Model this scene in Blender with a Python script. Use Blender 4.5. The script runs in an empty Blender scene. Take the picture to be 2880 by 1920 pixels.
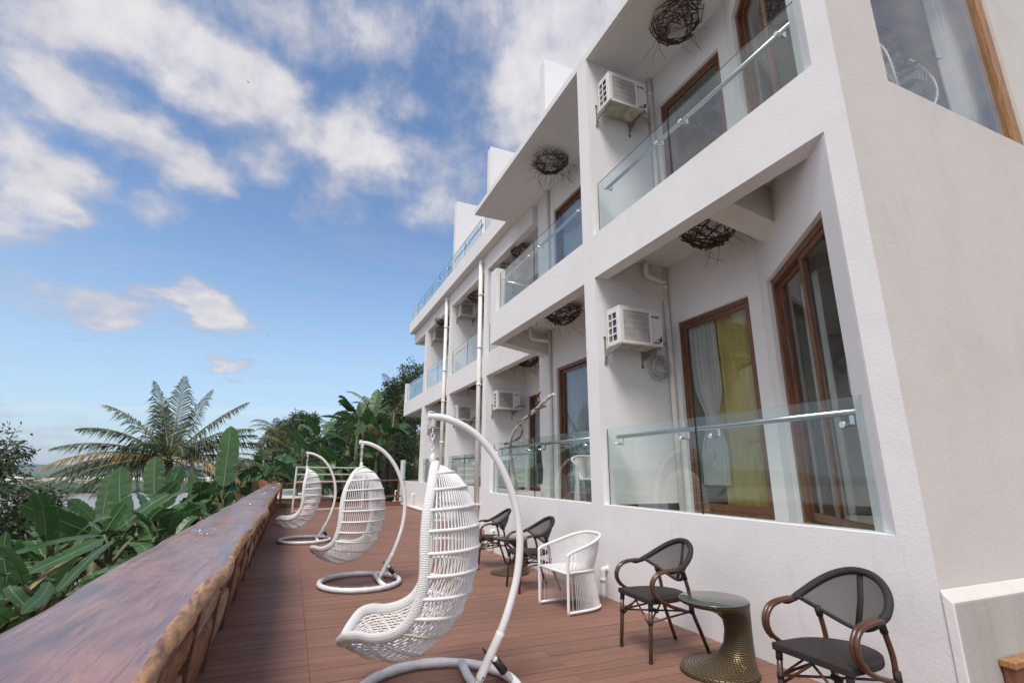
import bpy, math, random
import mathutils
from mathutils import Vector, Matrix, noise
random.seed(7)
sc = bpy.context.scene
COL = sc.collection
R = math.radians

# ------------------------------------------------------------------ camera
cam = bpy.data.cameras.new("camera")
cam.sensor_width = 36.0
cam.lens = 1402.68 / 2880 * 36
cam.clip_start = 0.05
cam.clip_end = 12000
camo = bpy.data.objects.new("camera", cam)
COL.objects.link(camo)
cr = Vector((0.91904, -0.39414, 0.00389)); cu = Vector((-0.10358, -0.23198, 0.96719)); cf = Vector((0.38030, 0.88929, 0.25403))
m = Matrix((cr, cu, -cf)).transposed().to_4x4()
m.translation = Vector((0, 0, 1.5))
camo.matrix_world = m
sc.camera = camo

# ------------------------------------------------------------------ light
SUN_EL, SUN_AZ = 58.0, 222.0        # azimuth clockwise from +Y
sun = bpy.data.lights.new("sun", 'SUN')
sun.energy = 2.0
sun.angle = R(22)
sun.color = (1.0, 0.95, 0.89)
suno = bpy.data.objects.new("sun", sun)
COL.objects.link(suno)
sd = Vector((math.sin(R(SUN_AZ)) * math.cos(R(SUN_EL)), math.cos(R(SUN_AZ)) * math.cos(R(SUN_EL)), math.sin(R(SUN_EL))))
suno.rotation_euler = sd.to_track_quat('Z', 'Y').to_euler()
suno.location = (0, -5, 30)

sc.view_settings.view_transform = 'Standard'
sc.view_settings.look = 'None'
sc.view_settings.exposure = 0.82
sc.view_settings.gamma = 1

world = bpy.data.worlds.new("World")
sc.world = world
world.use_nodes = True
world.cycles.sampling_method = 'MANUAL'
world.cycles.sample_map_resolution = 256
wt = world.node_tree
wt.nodes.clear()


class NT:
    """small node-graph helper"""
    def __init__(s, t): s.t = t
    def n(s, typ, ins=None, **kw):
        nd = s.t.nodes.new(typ)
        for k, v in kw.items(): setattr(nd, k, v)
        for k, v in (ins or {}).items():
            if hasattr(v, 'bl_idname') or isinstance(v, bpy.types.NodeSocket): s.t.links.new(v, nd.inputs[k])
            else: nd.inputs[k].default_value = v
        return nd
    def math(s, op, a, b=0.0, c=None, clamp=False):
        d = {0: a, 1: b}
        if c is not None: d[2] = c
        return s.n('ShaderNodeMath', d, operation=op, use_clamp=clamp).outputs[0]
    def vmath(s, op, a, b=(0, 0, 0)):
        return s.n('ShaderNodeVectorMath', {0: a, 1: b}, operation=op)
    def ramp(s, fac, stops):
        r = s.n('ShaderNodeValToRGB', {0: fac})
        e = r.color_ramp.elements
        while len(e) < len(stops): e.new(0.5)
        for el, (p, c) in zip(e, stops):
            el.position = p; el.color = (*c, 1) if len(c) == 3 else c
        return r.outputs[0]
    def mix(s, fac, a, b, blend='MIX'):
        nd = s.t.nodes.new('ShaderNodeMix'); nd.data_type = 'RGBA'; nd.blend_type = blend
        for sk, v in ((nd.inputs[0], fac), (nd.inputs[6], a), (nd.inputs[7], b)):
            if isinstance(v, bpy.types.NodeSocket): s.t.links.new(v, sk)
            else: sk.default_value = v if not isinstance(v, tuple) or len(v) == 4 else (*v, 1)
        return nd.outputs[2]
    def noise(s, vec, scale, detail=4, rough=0.55, dist=0.0, out=0):
        return s.n('ShaderNodeTexNoise', {'Vector': vec, 'Scale': scale, 'Detail': detail, 'Roughness': rough, 'Distortion': dist}).outputs[out]
    def maprange(s, v, a, b, c=0.0, d=1.0, smooth=True):
        return s.n('ShaderNodeMapRange', {0: v, 1: a, 2: b, 3: c, 4: d}, interpolation_type='SMOOTHSTEP' if smooth else 'LINEAR').outputs[0]


w = NT(wt)
sky = w.n('ShaderNodeTexSky', sky_type='NISHITA', sun_disc=False, sun_elevation=R(SUN_EL), sun_rotation=R(SUN_AZ), altitude=20, air_density=1.0, dust_density=0.6, ozone_density=1.6)
tc = w.n('ShaderNodeTexCoord')
DIR = w.vmath('NORMALIZE', tc.outputs['Generated']).outputs[0]
sep = w.n('ShaderNodeSeparateXYZ', {0: DIR})
X, Y, Z = sep.outputs
az = w.math('MULTIPLY', w.math('ARCTAN2', X, Y), 57.2958)
el = w.math('MULTIPLY', w.math('ARCSINE', Z), 57.2958)
AE = w.n('ShaderNodeCombineXYZ', {0: az, 1: el, 2: 0.0}).outputs[0]
# cloud layer coordinates (flat layer overhead)
zz = w.math('ADD', w.math('MAXIMUM', Z, 0.0), 0.16)
PL = w.n('ShaderNodeCombineXYZ', {0: w.math('DIVIDE', X, zz), 1: w.math('DIVIDE', Y, zz), 2: 0.0}).outputs[0]
# angular warp so the banks have ragged edges
wn = w.noise(PL, 3.2, 4, 0.60, 0.0, 1)
wv = w.vmath('MULTIPLY', w.vmath('SUBTRACT', wn, (0.5, 0.5, 0.5)).outputs[0], (11.0, 7.0, 0)).outputs[0]
AEW = w.vmath('ADD', AE, wv).outputs[0]
BANKS = [  # azimuth, elevation, half-size azimuth, half-size elevation, strength
    (-26.8, 34.2, 2.9, 2.8, 0.75), (-23.5, 37.0, 3.3, 2.1, 1), (-18.7, 38.6, 5.1, 2.6, 1), (-13.7, 38.6, 4.4, 2.4, 1), (-9.7, 37.9, 4.7, 2.7, 1), (-5.9, 37.6, 2.6, 2.1, 0.8),
    (-7.6, 35.7, 3.4, 1.4, 0.8), (-11.8, 34.6, 3.3, 1.4, 0.75), (-16.2, 35.9, 3.5, 1.3, 0.65), (-22.7, 31.5, 3.2, 1.4, 0.85), (-19.8, 30.5, 3.5, 1.7, 0.9), (-16.7, 29.7, 3.3, 1.7, 0.85),
    (-13.5, 28.9, 2.9, 1.7, 0.75), (-11.1, 27.8, 1.7, 1.1, 0.6), (-25.0, 31.3, 2.4, 1.6, 0.6), (-26.3, 27.8, 1.3, 1.2, 0.45), (-24.8, 23.5, 2.3, 2.3, 1.05), (-23.7, 21.0, 2.2, 1.9, 1),
    (-24.8, 18.1, 1.4, 1.3, 0.6), (-21.6, 25.1, 1.4, 1.3, 0.7), (-15.7, 24.4, 2.0, 1.3, 0.7), (-19.1, 24.5, 1.6, 0.7, 0.35), (-6.8, 30.8, 2.5, 1.8, 0.65), (-5.1, 28.9, 1.9, 1.3, 0.5),
    (0.1, 34.2, 4.1, 2.3, 0.95), (3.8, 36.0, 3.3, 2.3, 0.8), (3.2, 32.1, 4.2, 2.3, 0.85), (0.3, 27.8, 2.7, 1.7, 0.6), (9.4, 33.5, 3.8, 1.9, 0.65), (14.7, 30.7, 3.8, 2.6, 0.75),
    (7.4, 40.3, 2.8, 2.2, 0.6), (11.4, 39.1, 3.2, 1.5, 0.45), (17.7, 34.2, 2.5, 2.5, 0.5), (-3.4, 44.1, 6.2, 1.5, 0.7), (4.2, 45.5, 4.6, 1.8, 0.7), (7.9, 45.0, 2.9, 1.4, 0.4),
    (-8.0, 43.7, 2.9, 1.2, 0.5), (16.7, 46.7, 3.5, 2.1, 0.35), (29.4, 43.8, 5.5, 2.7, 0.95), (25.9, 39.2, 4.0, 2.4, 0.8), (35.1, 46.5, 5.4, 2.5, 0.95), (32.2, 47.9, 4.5, 1.3, 0.7),
    (23.7, 41.2, 2.6, 1.8, 0.5), (-20.0, 13.9, 3.7, 1.0, 0.66), (-16.7, 13.6, 3.0, 1.0, 0.60), (-22.5, 14.7, 2.0, 0.7, 0.3), (-12.5, 16.0, 2.1, 1.1, 1.1), (-8.6, 15.3, 2.4, 1.2, 1.1),
    (-10.5, 15.5, 1.9, 1.0, 0.75), (-7.4, 9.9, 1.4, 0.6, 1.0), (-4.8, 10.6, 1.1, 0.4, 0.55),
    (30.5, 49, 12, 8, .8), (15, 54, 14, 6, .5), (-25, 50, 14, 7, .7), (-26, 2.0, 8, 2.0, .6),
    (70, 35, 30, 16, .8), (-62, 30, 22, 22, 1.0), (-100, 35, 40, 26, 1.0), (-150, 40, 40, 26, 1.0), (140, 45, 50, 26, .9), (0, 74, 60, 10, .7), (180, 70, 90, 16, .9),  # cloud cover added outside the view for neutral fill light
]
acc = None
for a, e, sa, se, st in BANKS:
    d = w.vmath('MULTIPLY', w.vmath('SUBTRACT', AEW, (a, e, 0)).outputs[0], (1 / sa, 1 / se, 0)).outputs[0]
    ln = w.vmath('LENGTH', d).outputs['Value']
    g = w.maprange(ln, 2.5, 0.2, 0.0, st)
    acc = g if acc is None else w.math('MAXIMUM', w.math('MULTIPLY', w.math('ADD', acc, g), 0.74), w.math('MAXIMUM', acc, g))
fbm = w.noise(PL, 4.0, 6, 0.58, 0.0)
fb2 = w.noise(AE, 0.26, 6, 0.60, 0.0)
fbs = w.math('ADD', w.math('MULTIPLY', fbm, 0.5), w.math('MULTIPLY', fb2, 0.5))
body = w.math('ADD', w.math('MULTIPLY', w.math('MINIMUM', acc, 1.1), 0.80), w.math('MULTIPLY', w.math('SUBTRACT', fbs, 0.5), 1.85))
dens = w.maprange(body, 0.08, 0.90)
# thin high veil, fibrous wisps and the two low streaks
st_v = w.vmath('MULTIPLY', PL, (1.0, 3.2, 0)).outputs[0]
veil = w.maprange(w.noise(st_v, 1.6, 4, 0.6, 0.6), 0.46, 0.85, 0.0, 0.22)
fz = w.vmath('LENGTH', w.vmath('MULTIPLY', w.vmath('SUBTRACT', AE, (22.0, 37.5, 0)).outputs[0], (1 / 10.0, 1 / 7.5, 0)).outputs[0]).outputs['Value']
fib = w.math('MULTIPLY', w.maprange(fz, 1.1, 0.2), w.maprange(w.noise(AE, 0.55, 5, 0.72, 1.2), 0.48, 0.72, 0.0, 0.55))
wl = w.math('ABSOLUTE', w.math('SUBTRACT', w.math('ADD', el, w.math('MULTIPLY', az, -0.055)), w.math('ADD', 5.9, w.math('MULTIPLY', w.noise(AE, 0.25, 3), 0.5))))
wisp = w.math('MULTIPLY', w.maprange(wl, 0.6, 0.0, 0.0, 0.55), w.noise(AE, 0.35, 4, 0.6))
cov = w.math('MAXIMUM', w.math('MAXIMUM', dens, veil), fib)
cov = w.math('MULTIPLY', cov, w.maprange(Z, -0.02, 0.02), clamp=True)
# cloud brightness: thick cores brighter, thin parts grey-violet
shade = w.noise(w.vmath('ADD', PL, (0.05, -0.09, 3.0)).outputs[0], 3.0, 3, 0.55, 0.0)
core = w.maprange(w.math('ADD', w.math('MULTIPLY', body, 0.65), w.math('MULTIPLY', shade, 0.6)), 0.45, 1.12)
ccol = w.mix(core, (2.75, 2.8, 3.4, 1), (4.6, 4.5, 4.6, 1))
west_fill = w.maprange(az, -45.0, -75.0, 1.0, 1.25)  # unseen western clouds brightened to light the facade
ccol = w.mix(1.0, ccol, w.n('ShaderNodeCombineXYZ', {0: west_fill, 1: west_fill, 2: west_fill}).outputs[0], 'MULTIPLY')
skyc = w.mix(1.0, sky.outputs[0], (0.86, 0.97, 1.04, 1), 'MULTIPLY')
hz = w.math('POWER', w.maprange(el, 30.0, 0.0, 0.0, 1.0, False), 1.6)
skyc = w.mix(w.math('MULTIPLY', hz, 0.80), skyc, (3.0, 3.9, 4.85, 1))
skyc = w.mix(wisp, skyc, (4.5, 4.7, 5.0, 1))
bgc = w.mix(cov, skyc, ccol)
bg = w.n('ShaderNodeBackground', {'Color': bgc, 'Strength': 0.10})
wo = w.n('ShaderNodeOutputWorld', {'Surface': bg.outputs[0]})

# ------------------------------------------------------------------ materials
MATS = {}
def newmat(name):
    mt = bpy.data.materials.new(name); mt.use_nodes = True
    mt.node_tree.nodes.clear()
    MATS[name] = mt
    return mt, NT(mt.node_tree)
def finish(q, shader):
    q.n('ShaderNodeOutputMaterial', {'Surface': shader})
def basic(name, col, rough=0.5, metal=0.0, var=0.0, vscale=3.0, bump=0.0, bscale=60.0, col2=None, spec=0.5, stretch=None, detail=5, coat=0.0):
    mt, q = newmat(name)
    tcn = q.n('ShaderNodeTexCoord')
    v = tcn.outputs['Object']
    if stretch: v = q.vmath('MULTIPLY', v, stretch).outputs[0]
    c = (*col, 1)
    if var or col2:
        f = q.noise(v, vscale, detail, 0.6, 0.3)
        c2 = col2 or tuple(x * (1 - var) for x in col)
        c = q.mix(q.maprange(f, 0.35, 0.68), (*col, 1), (*c2, 1))
    ins = {'Base Color': c, 'Roughness': rough, 'Metallic': metal, 'Specular IOR Level': spec, 'Coat Weight': coat}
    p = q.n('ShaderNodeBsdfPrincipled', ins)
    if bump:
        b = q.n('ShaderNodeBump', {'Strength': bump, 'Distance': 0.01, 'Height': q.noise(v, bscale, 4, 0.6)})
        q.t.links.new(b.outputs[0], p.inputs['Normal'])
    finish(q, p.outputs[0])
    return mt

def plaster(name, col, stain=0.10):
    mt, q = newmat(name)
    g = q.n('ShaderNodeTexCoord').outputs['Object']
    f1 = q.noise(g, 1.1, 5, 0.6, 0.4)
    f2 = q.noise(q.vmath('MULTIPLY', g, (3.0, 3.0, 0.5)).outputs[0], 1.6, 5, 0.65, 0.5)
    dark = tuple(x * (1 - stain) * (1 if i < 2 else 0.97) for i, x in enumerate(col))
    c = q.mix(q.maprange(f1, 0.4, 0.75, 0, .7), (*col, 1), (*dark, 1))
    c = q.mix(q.maprange(f2, 0.56, 0.82, 0, .6), c, (*[x * 0.88 for x in dark], 1))
    h = q.math('ADD', q.math('MULTIPLY', q.noise(g, 140, 3, 0.6), 0.35), q.math('ADD', q.math('MULTIPLY', q.noise(g, 38, 3, .5), 0.35), q.math('MULTIPLY', q.noise(g, 1.6, 2, .5), 1.5)))
    b = q.n('ShaderNodeBump', {'Strength': 0.45, 'Distance': 0.012, 'Height': h})
    p = q.n('ShaderNodeBsdfPrincipled', {'Base Color': c, 'Roughness': 0.85, 'Specular IOR Level': 0.2, 'Normal': b.outputs[0]})
    finish(q, p.outputs[0])
    return mt
plaster('plaster', (0.76, 0.752, 0.76), 0.06)
plaster('plaster_side_light', (0.625, 0.58, 0.545), 0.10)  # facade plaster with the side wall's warmer, dimmer light put into its colour
plaster('plaster_grey', (0.46, 0.43, 0.40), 0.25)
plaster('soffit', (0.68, 0.655, 0.615))
plaster('room', (0.70, 0.68, 0.64))
basic('pipe', (0.78, 0.75, 0.70), 0.45, var=0.10, vscale=5, bump=.1)

def wood(name, c1, c2, rough, axis=(1, 1, 1), scale=6, coat=0.0, bump=0.25):
    mt, q = newmat(name)
    g = q.vmath('MULTIPLY', q.n('ShaderNodeTexCoord').outputs['Object'], axis).outputs[0]
    n1 = q.noise(g, scale, 7, 0.62, 1.2)
    n2 = q.noise(g, scale * 6, 4, 0.6, 0.4)
    f = q.math('ADD', q.math('MULTIPLY', n1, 0.75), q.math('MULTIPLY', n2, 0.25))
    c = q.mix(q.maprange(f, 0.36, 0.64), (*c1, 1), (*c2, 1))
    b = q.n('ShaderNodeBump', {'Strength': bump, 'Distance': 0.004, 'Height': f})
    p = q.n('ShaderNodeBsdfPrincipled', {'Base Color': c, 'Roughness': rough, 'Normal': b.outputs[0], 'Coat Weight': coat, 'Coat Roughness': 0.2})
    finish(q, p.outputs[0])
    return mt
wood('door_wood', (0.20, 0.085, 0.042), (0.10, 0.038, 0.02), 0.35, (8, 8, 0.8), 4)
wood('door_wood_light', (0.40, 0.21, 0.085), (0.24, 0.11, 0.045), 0.4, (8, 8, 0.8), 4)
wood('rail_wood', (0.23, 0.09, 0.05), (0.11, 0.045, 0.028), 0.5, (0.9, 8, 8), 4)
wood('edge_wood', (0.56, 0.29, 0.10), (0.16, 0.055, 0.022), 0.5, (4, 1.0, 5), 3.2, 0.3, 0.6)
wood('panel_wood', (0.36, 0.165, 0.075), (0.14, 0.055, 0.03), 0.7, (8, 1.2, 9), 3.0, 0, 0.8)
wood('panel_wood_grey', (0.46, 0.36, 0.27), (0.24, 0.15, 0.095), 0.75, (8, 1.2, 9), 3.0, 0, 0.8)

# slab of the counter: figured, varnished hardwood
mt, q = newmat('slab')
g = q.n('ShaderNodeTexCoord').outputs['Object']
gw = q.vmath('MULTIPLY', g, (3.2, 0.55, 1)).outputs[0]
n1 = q.noise(gw, 1.6, 7, 0.6, 1.6)
n2 = q.noise(q.vmath('MULTIPLY', g, (26, 1.6, 1)).outputs[0], 1.6, 6, 0.65, 0.8)
n3 = q.noise(q.vmath('MULTIPLY', g, (2.0, 0.8, 1)).outputs[0], 1.3, 4, 0.5, 0.6)
c = q.mix(q.maprange(n1, 0.35, 0.66), (0.33, 0.155, 0.115, 1), (0.18, 0.085, 0.080, 1))
c = q.mix(q.maprange(n2, 0.46, 0.66, 0, 0.65), c, (0.095, 0.05, 0.05, 1))
n4 = q.noise(q.vmath('MULTIPLY', g, (60, 2.4, 1)).outputs[0], 1.8, 4, 0.6, 0.5)
c = q.mix(q.maprange(n4, 0.55, 0.68, 0, 0.35), c, (0.07, 0.04, 0.04, 1))
c = q.mix(q.maprange(n3, 0.56, 0.74, 0, 0.75), c, (0.055, 0.048, 0.07, 1))
c = q.mix(q.maprange(q.noise(gw, 0.9, 3, .5, 1.0), 0.58, 0.75, 0, .6), c, (0.34, 0.12, 0.075, 1))
b = q.n('ShaderNodeBump', {'Strength': 0.25, 'Distance': 0.01, 'Height': q.math('ADD', n2, q.math('MULTIPLY', q.noise(q.vmath('MULTIPLY', g, (2, 5, 1)).outputs[0], 2.2, 3), 1.5))})
p = q.n('ShaderNodeBsdfPrincipled', {'Base Color': c, 'Roughness': q.maprange(n3, 0.3, 0.7, 0.30, 0.44), 'Specular IOR Level': 0.7, 'Coat Weight': 0.45, 'Coat Roughness': 0.16, 'Coat Normal': b.outputs[0], 'Normal': b.outputs[0]})
finish(q, p.outputs[0])

# composite deck boards: a tone per board, dusty streaks, fine grooves
mt, q = newmat('deck')
g = q.n('ShaderNodeTexCoord').outputs['Object']
ri = q.n('ShaderNodeNewGeometry').outputs['Random Per Island']
st = q.noise(q.vmath('MULTIPLY', g, (0.5, 9, 1)).outputs[0], 2.0, 6, 0.6, 0.5)
bl = q.noise(g, 0.55, 5, 0.6, 0.6)
c = q.mix(ri, (0.245, 0.124, 0.088, 1), (0.190, 0.094, 0.066, 1))
c = q.mix(q.maprange(st, 0.42, 0.72, 0, 0.6), c, (0.28, 0.155, 0.115, 1))
c = q.mix(q.maprange(bl, 0.50, 0.72, 0, 0.55), c, (0.155, 0.085, 0.064, 1))
spk = q.maprange(q.noise(g, 42, 2, 0.5), 0.735, 0.77, 0, 0.55)
c = q.mix(spk, c, (0.36, 0.29, 0.25, 1))
gr = q.n('ShaderNodeTexWave', {'Vector': g, 'Scale': 38.0, 'Distortion': 0.0, 'Detail': 0}, wave_type='BANDS', bands_direction='Y').outputs[1]
b = q.n('ShaderNodeBump', {'Strength': 0.2, 'Distance': 0.003, 'Height': q.math('ADD', gr, q.noise(g, 180, 2))})
p = q.n('ShaderNodeBsdfPrincipled', {'Base Color': c, 'Roughness': q.maprange(bl, 0.3, 0.7, 0.52, 0.68), 'Specular IOR Level': 0.4, 'Normal': b.outputs[0]})
finish(q, p.outputs[0])
basic('deck_gap', (0.02, 0.012, 0.01), 0.9)

# wicker & rope
basic('white_metal', (0.78, 0.76, 0.755), 0.38, var=0.05, vscale=9, bump=0.06, bscale=40)
basic('white_wicker', (0.80, 0.785, 0.775), 0.5, var=0.12, vscale=14, bump=0.35, bscale=160)
mt, q = newmat('rim_weave')
u = q.n('ShaderNodeUVMap').outputs[0]
uv = q.vmath('MULTIPLY', u, (1, 1, 1)).outputs[0]
br = q.n('ShaderNodeTexBrick', {'Vector': uv, 'Color1': (1, 1, 1, 1), 'Color2': (.8, .8, .8, 1), 'Mortar': (0, 0, 0, 1), 'Scale': 1.0, 'Mortar Size': 0.04, 'Mortar Smooth': 1.0, 'Brick Width': 0.4, 'Row Height': 0.10})
c = q.mix(br.outputs[1], (0.80, 0.785, 0.775, 1), (0.66, 0.645, 0.635, 1))
b = q.n('ShaderNodeBump', {'Strength': 0.6, 'Distance': 0.008, 'Height': br.outputs[0]})
p = q.n('ShaderNodeBsdfPrincipled', {'Base Color': c, 'Roughness': 0.5, 'Normal': b.outputs[0]})
finish(q, p.outputs[0])
basic('old_rope', (0.66, 0.56, 0.40), 0.7, var=0.2, vscale=8, bump=0.4, bscale=150)
basic('grey_rope', (0.62, 0.58, 0.53), 0.7, var=0.3, vscale=30, bump=0.4, bscale=150)
basic('tape_wrap', (0.78, 0.78, 0.81), 0.38, var=0.18, vscale=7, bump=0.7, bscale=26, spec=0.6)
basic('black_tape', (0.015, 0.014, 0.014), 0.5, bump=.3, bscale=30)
basic('chrome', (0.72, 0.74, 0.75), 0.16, 1.0)
basic('steel', (0.47, 0.49, 0.51), 0.30, 1.0, var=.15)
basic('bracket_metal', (0.30, 0.275, 0.25), 0.5, 0.5, var=0.35, vscale=20)
basic('cane', (0.105, 0.043, 0.022), 0.32, var=0.45, vscale=6, stretch=(1, 1, 0.3), bump=.08, coat=0.3)
basic('cane_wrap', (0.022, 0.016, 0.015), 0.6, bump=0.5, bscale=120)
basic('dark_sling', (0.024, 0.017, 0.0155), 0.6, var=0.2, vscale=200, bump=0.6, bscale=260)
mt, q = newmat('mesh_sling')
u = q.n('ShaderNodeTexCoord').outputs['Object']
hole = q.maprange(q.noise(u, 300, 2, .5), 0.35, 0.65, 0.75, 1.0)
p = q.n('ShaderNodeBsdfPrincipled', {'Base Color': (0.036, 0.027, 0.025, 1), 'Roughness': 0.7})
tr = q.n('ShaderNodeBsdfTransparent')
mx = q.n('ShaderNodeMixShader', {0: q.math('MULTIPLY', hole, 0.22), 1: p.outputs[0], 2: tr.outputs[0]})
finish(q, mx.outputs[0])
# bronze wicker
mt, q = newmat('bronze_wicker')
u = q.n('ShaderNodeUVMap').outputs[0]
br = q.n('ShaderNodeTexBrick', {'Vector': u, 'Color1': (1, 1, 1, 1), 'Color2': (.7, .7, .7, 1), 'Mortar': (0, 0, 0, 1), 'Scale': 1.0, 'Mortar Size': 0.16, 'Mortar Smooth': 1.0, 'Brick Width': 1.0, 'Row Height': 0.55})
c = q.mix(br.outputs[1], (0.155, 0.108, 0.052, 1), (0.010, 0.008, 0.006, 1))
b = q.n('ShaderNodeBump', {'Strength': 1.0, 'Distance': 0.006, 'Height': br.outputs[0]})
p = q.n('ShaderNodeBsdfPrincipled', {'Base Color': c, 'Roughness': 0.32, 'Metallic': 0.35, 'Normal': b.outputs[0]})
finish(q, p.outputs[0])

def glass(name, tint, refl=1.0, ior=1.5):
    mt, q = newmat(name)
    bf = q.n('ShaderNodeNewGeometry').outputs['Backfacing']
    fr = q.n('ShaderNodeFresnel', {'IOR': q.math('ADD', q.math('MULTIPLY', bf, 1 / ior - ior), ior)})
    gl = q.n('ShaderNodeBsdfGlossy', {'Color': (1, 1, 1, 1), 'Roughness': 0.0})
    tr = q.n('ShaderNodeBsdfTransparent', {'Color': (*tint, 1)})
    f = q.math('MULTIPLY', fr.outputs[0], refl, clamp=True)
    mx = q.n('ShaderNodeMixShader', {0: f, 1: tr.outputs[0], 2: gl.outputs[0]})
    finish(q, mx.outputs[0])
glass('glass', (0.92, 0.962, 0.952), 1.2)
glass('pane_glass', (0.93, 0.95, 0.95), 0.9, 1.5)
basic('glass_edge', (0.010, 0.030, 0.028), 0.2)
glass('clear_glass', (0.95, 0.965, 0.96), 2.6, 1.5)
mt, q = newmat('tabletop_glass')
p = q.n('ShaderNodeBsdfPrincipled', {'Base Color': (0.075, 0.085, 0.075, 1), 'Roughness': 0.06, 'Specular IOR Level': 0.75})
finish(q, p.outputs[0])

def fabric(name, col, trans=0.35):
    mt, q = newmat(name)
    g = q.n('ShaderNodeTexCoord').outputs['Object']
    f = q.noise(q.vmath('MULTIPLY', g, (6, 6, 0.6)).outputs[0], 2.0, 4)
    c = q.mix(f, (*col, 1), (*[x * .8 for x in col], 1))
    d = q.n('ShaderNodeBsdfDiffuse', {'Color': c})
    t = q.n('ShaderNodeBsdfTranslucent', {'Color': c})
    mx = q.n('ShaderNodeMixShader', {0: trans, 1: d.outputs[0], 2: t.outputs[0]})
    finish(q, mx.outputs[0])
fabric('white_curtain', (0.80, 0.80, 0.79))
fabric('olive_curtain', (0.76, 0.60, 0.19))
fabric('blue_curtain', (0.52, 0.56, 0.62))
fabric('grey_curtain', (0.17, 0.16, 0.145), 0.2)
basic('orange_cloth', (0.50, 0.25, 0.06), 0.9)
basic('dark_cloth', (0.035, 0.033, 0.035), 0.9, bump=.5, bscale=30)
basic('blue_plastic', (0.04, 0.20, 0.36), 0.4)
basic('ac_white', (0.74, 0.73, 0.70), 0.4, var=0.06, vscale=5)
basic('ac_grey', (0.20, 0.195, 0.185), 0.5, var=.15, vscale=8)
basic('ac_pan', (0.50, 0.47, 0.40), 0.6, var=0.45, vscale=7)
basic('ac_dark', (0.022, 0.024, 0.026), 0.5)
basic('ac_coil', (0.05, 0.085, 0.12), 0.4, 0.3)
basic('logo_black', (0.02, 0.02, 0.02), 0.5)
basic('logo_red', (0.45, 0.03, 0.02), 0.5)
basic('logo_blue', (0.02, 0.03, 0.16), 0.5)
basic('logo_white', (0.8, 0.8, 0.8), 0.5)
basic('twig', (0.105, 0.058, 0.040), 0.8, var=0.6, vscale=12, bump=.4, bscale=80)
basic('lamp_white', (0.62, 0.60, 0.60), 0.5)
basic('branch_white', (0.66, 0.64, 0.60), 0.6, var=0.35, vscale=12)
basic('branch_brown', (0.20, 0.12, 0.07), 0.8, var=0.5, vscale=10, bump=.4)
basic('hose', (0.42, 0.43, 0.42), 0.35, var=0.4, vscale=35, bump=.3)
basic('bark', (0.16, 0.12, 0.085), 0.9, var=0.5, vscale=5, bump=.6, bscale=20)
basic('hut_wood', (0.12, 0.09, 0.075), 0.85, var=0.4)
basic('tin_roof', (0.10, 0.14, 0.17), 0.5, var=0.3)
basic('white_sheet_roof', (0.70, 0.71, 0.70), 0.5, var=0.1)
basic('bird', (0.02, 0.02, 0.02), 0.8)

def leafmat(name, c1, c2, rib=None, rough=0.42, trans=0.25, vs=2.0, spec=0.5, edge=None):
    mt, q = newmat(name)
    g = q.n('ShaderNodeTexCoord')
    ri = q.n('ShaderNodeNewGeometry').outputs['Random Per Island']
    f = q.noise(g.outputs['Object'], vs, 4, 0.6)
    f = q.math('ADD', q.math('MULTIPLY', f, 0.6), q.math('MULTIPLY', ri, 0.5))
    c = q.mix(q.maprange(f, 0.3, 0.85), (*c1, 1), (*c2, 1))
    if rib:
        uv = q.n('ShaderNodeUVMap').outputs[0]
        su = q.n('ShaderNodeSeparateXYZ', {0: uv})
        d = q.math('ABSOLUTE', q.math('SUBTRACT', su.outputs[0], 0.5))
        veins = q.n('ShaderNodeTexWave', {'Vector': uv, 'Scale': 16.0, 'Distortion': 1.5, 'Detail': 2.0}, wave_type='BANDS', bands_direction='Y').outputs[1]
        c = q.mix(q.math('MULTIPLY', veins, 0.28), c, (*[x * 0.62 for x in c1], 1))
        if edge:
            em = q.maprange(q.math('ADD', d, q.math('MULTIPLY', q.noise(uv, 6, 3), 0.18)), 0.535, 0.60, 0, 0.8)
            c = q.mix(em, c, (*edge, 1))
        c = q.mix(q.maprange(d, 0.032, 0.012), c, (*rib, 1))
    p = q.n('ShaderNodeBsdfPrincipled', {'Base Color': c, 'Roughness': rough, 'Specular IOR Level': spec})
    t = q.n('ShaderNodeBsdfTranslucent', {'Color': c})
    mx = q.n('ShaderNodeMixShader', {0: trans, 1: p.outputs[0], 2: t.outputs[0]})
    finish(q, mx.outputs[0])
leafmat('banana_leaf', (0.028, 0.088, 0.028), (0.078, 0.178, 0.055), (0.24, 0.36, 0.12), 0.36, 0.28, 1.2, edge=(0.20, 0.13, 0.05))
leafmat('dead_leaf', (0.34, 0.22, 0.12), (0.20, 0.115, 0.06), (0.30, 0.21, 0.12), 0.8, 0.2, 5)
leafmat('palm_leaf', (0.028, 0.058, 0.024), (0.070, 0.100, 0.036), None, 0.58, 0.15, 1.0)
leafmat('palm_old', (0.22, 0.15, 0.045), (0.34, 0.22, 0.07), None, 0.5, 0.2, 1.0)
leafmat('mango_leaf', (0.026, 0.052, 0.018), (0.070, 0.098, 0.034), None, 0.5, 0.12, 1.0)
leafmat('tree_leaf', (0.022, 0.045, 0.018), (0.055, 0.095, 0.034), None, 0.45, 0.18, 0.6)
leafmat('bright_leaf', (0.06, 0.125, 0.028), (0.11, 0.19, 0.05), None, 0.45, 0.25, 1.0)
leafmat('shrub_leaf', (0.026, 0.060, 0.024), (0.062, 0.125, 0.045), None, 0.45, 0.2, 0.8)
basic('midrib', (0.17, 0.25, 0.085), 0.5)
basic('banana_stem', (0.085, 0.115, 0.045), 0.6, col2=(0.12, 0.085, 0.04), vscale=5, stretch=(3, 3, 0.6), bump=.3)
basic('frond_rib', (0.26, 0.22, 0.08), 0.5, var=0.3)
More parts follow.
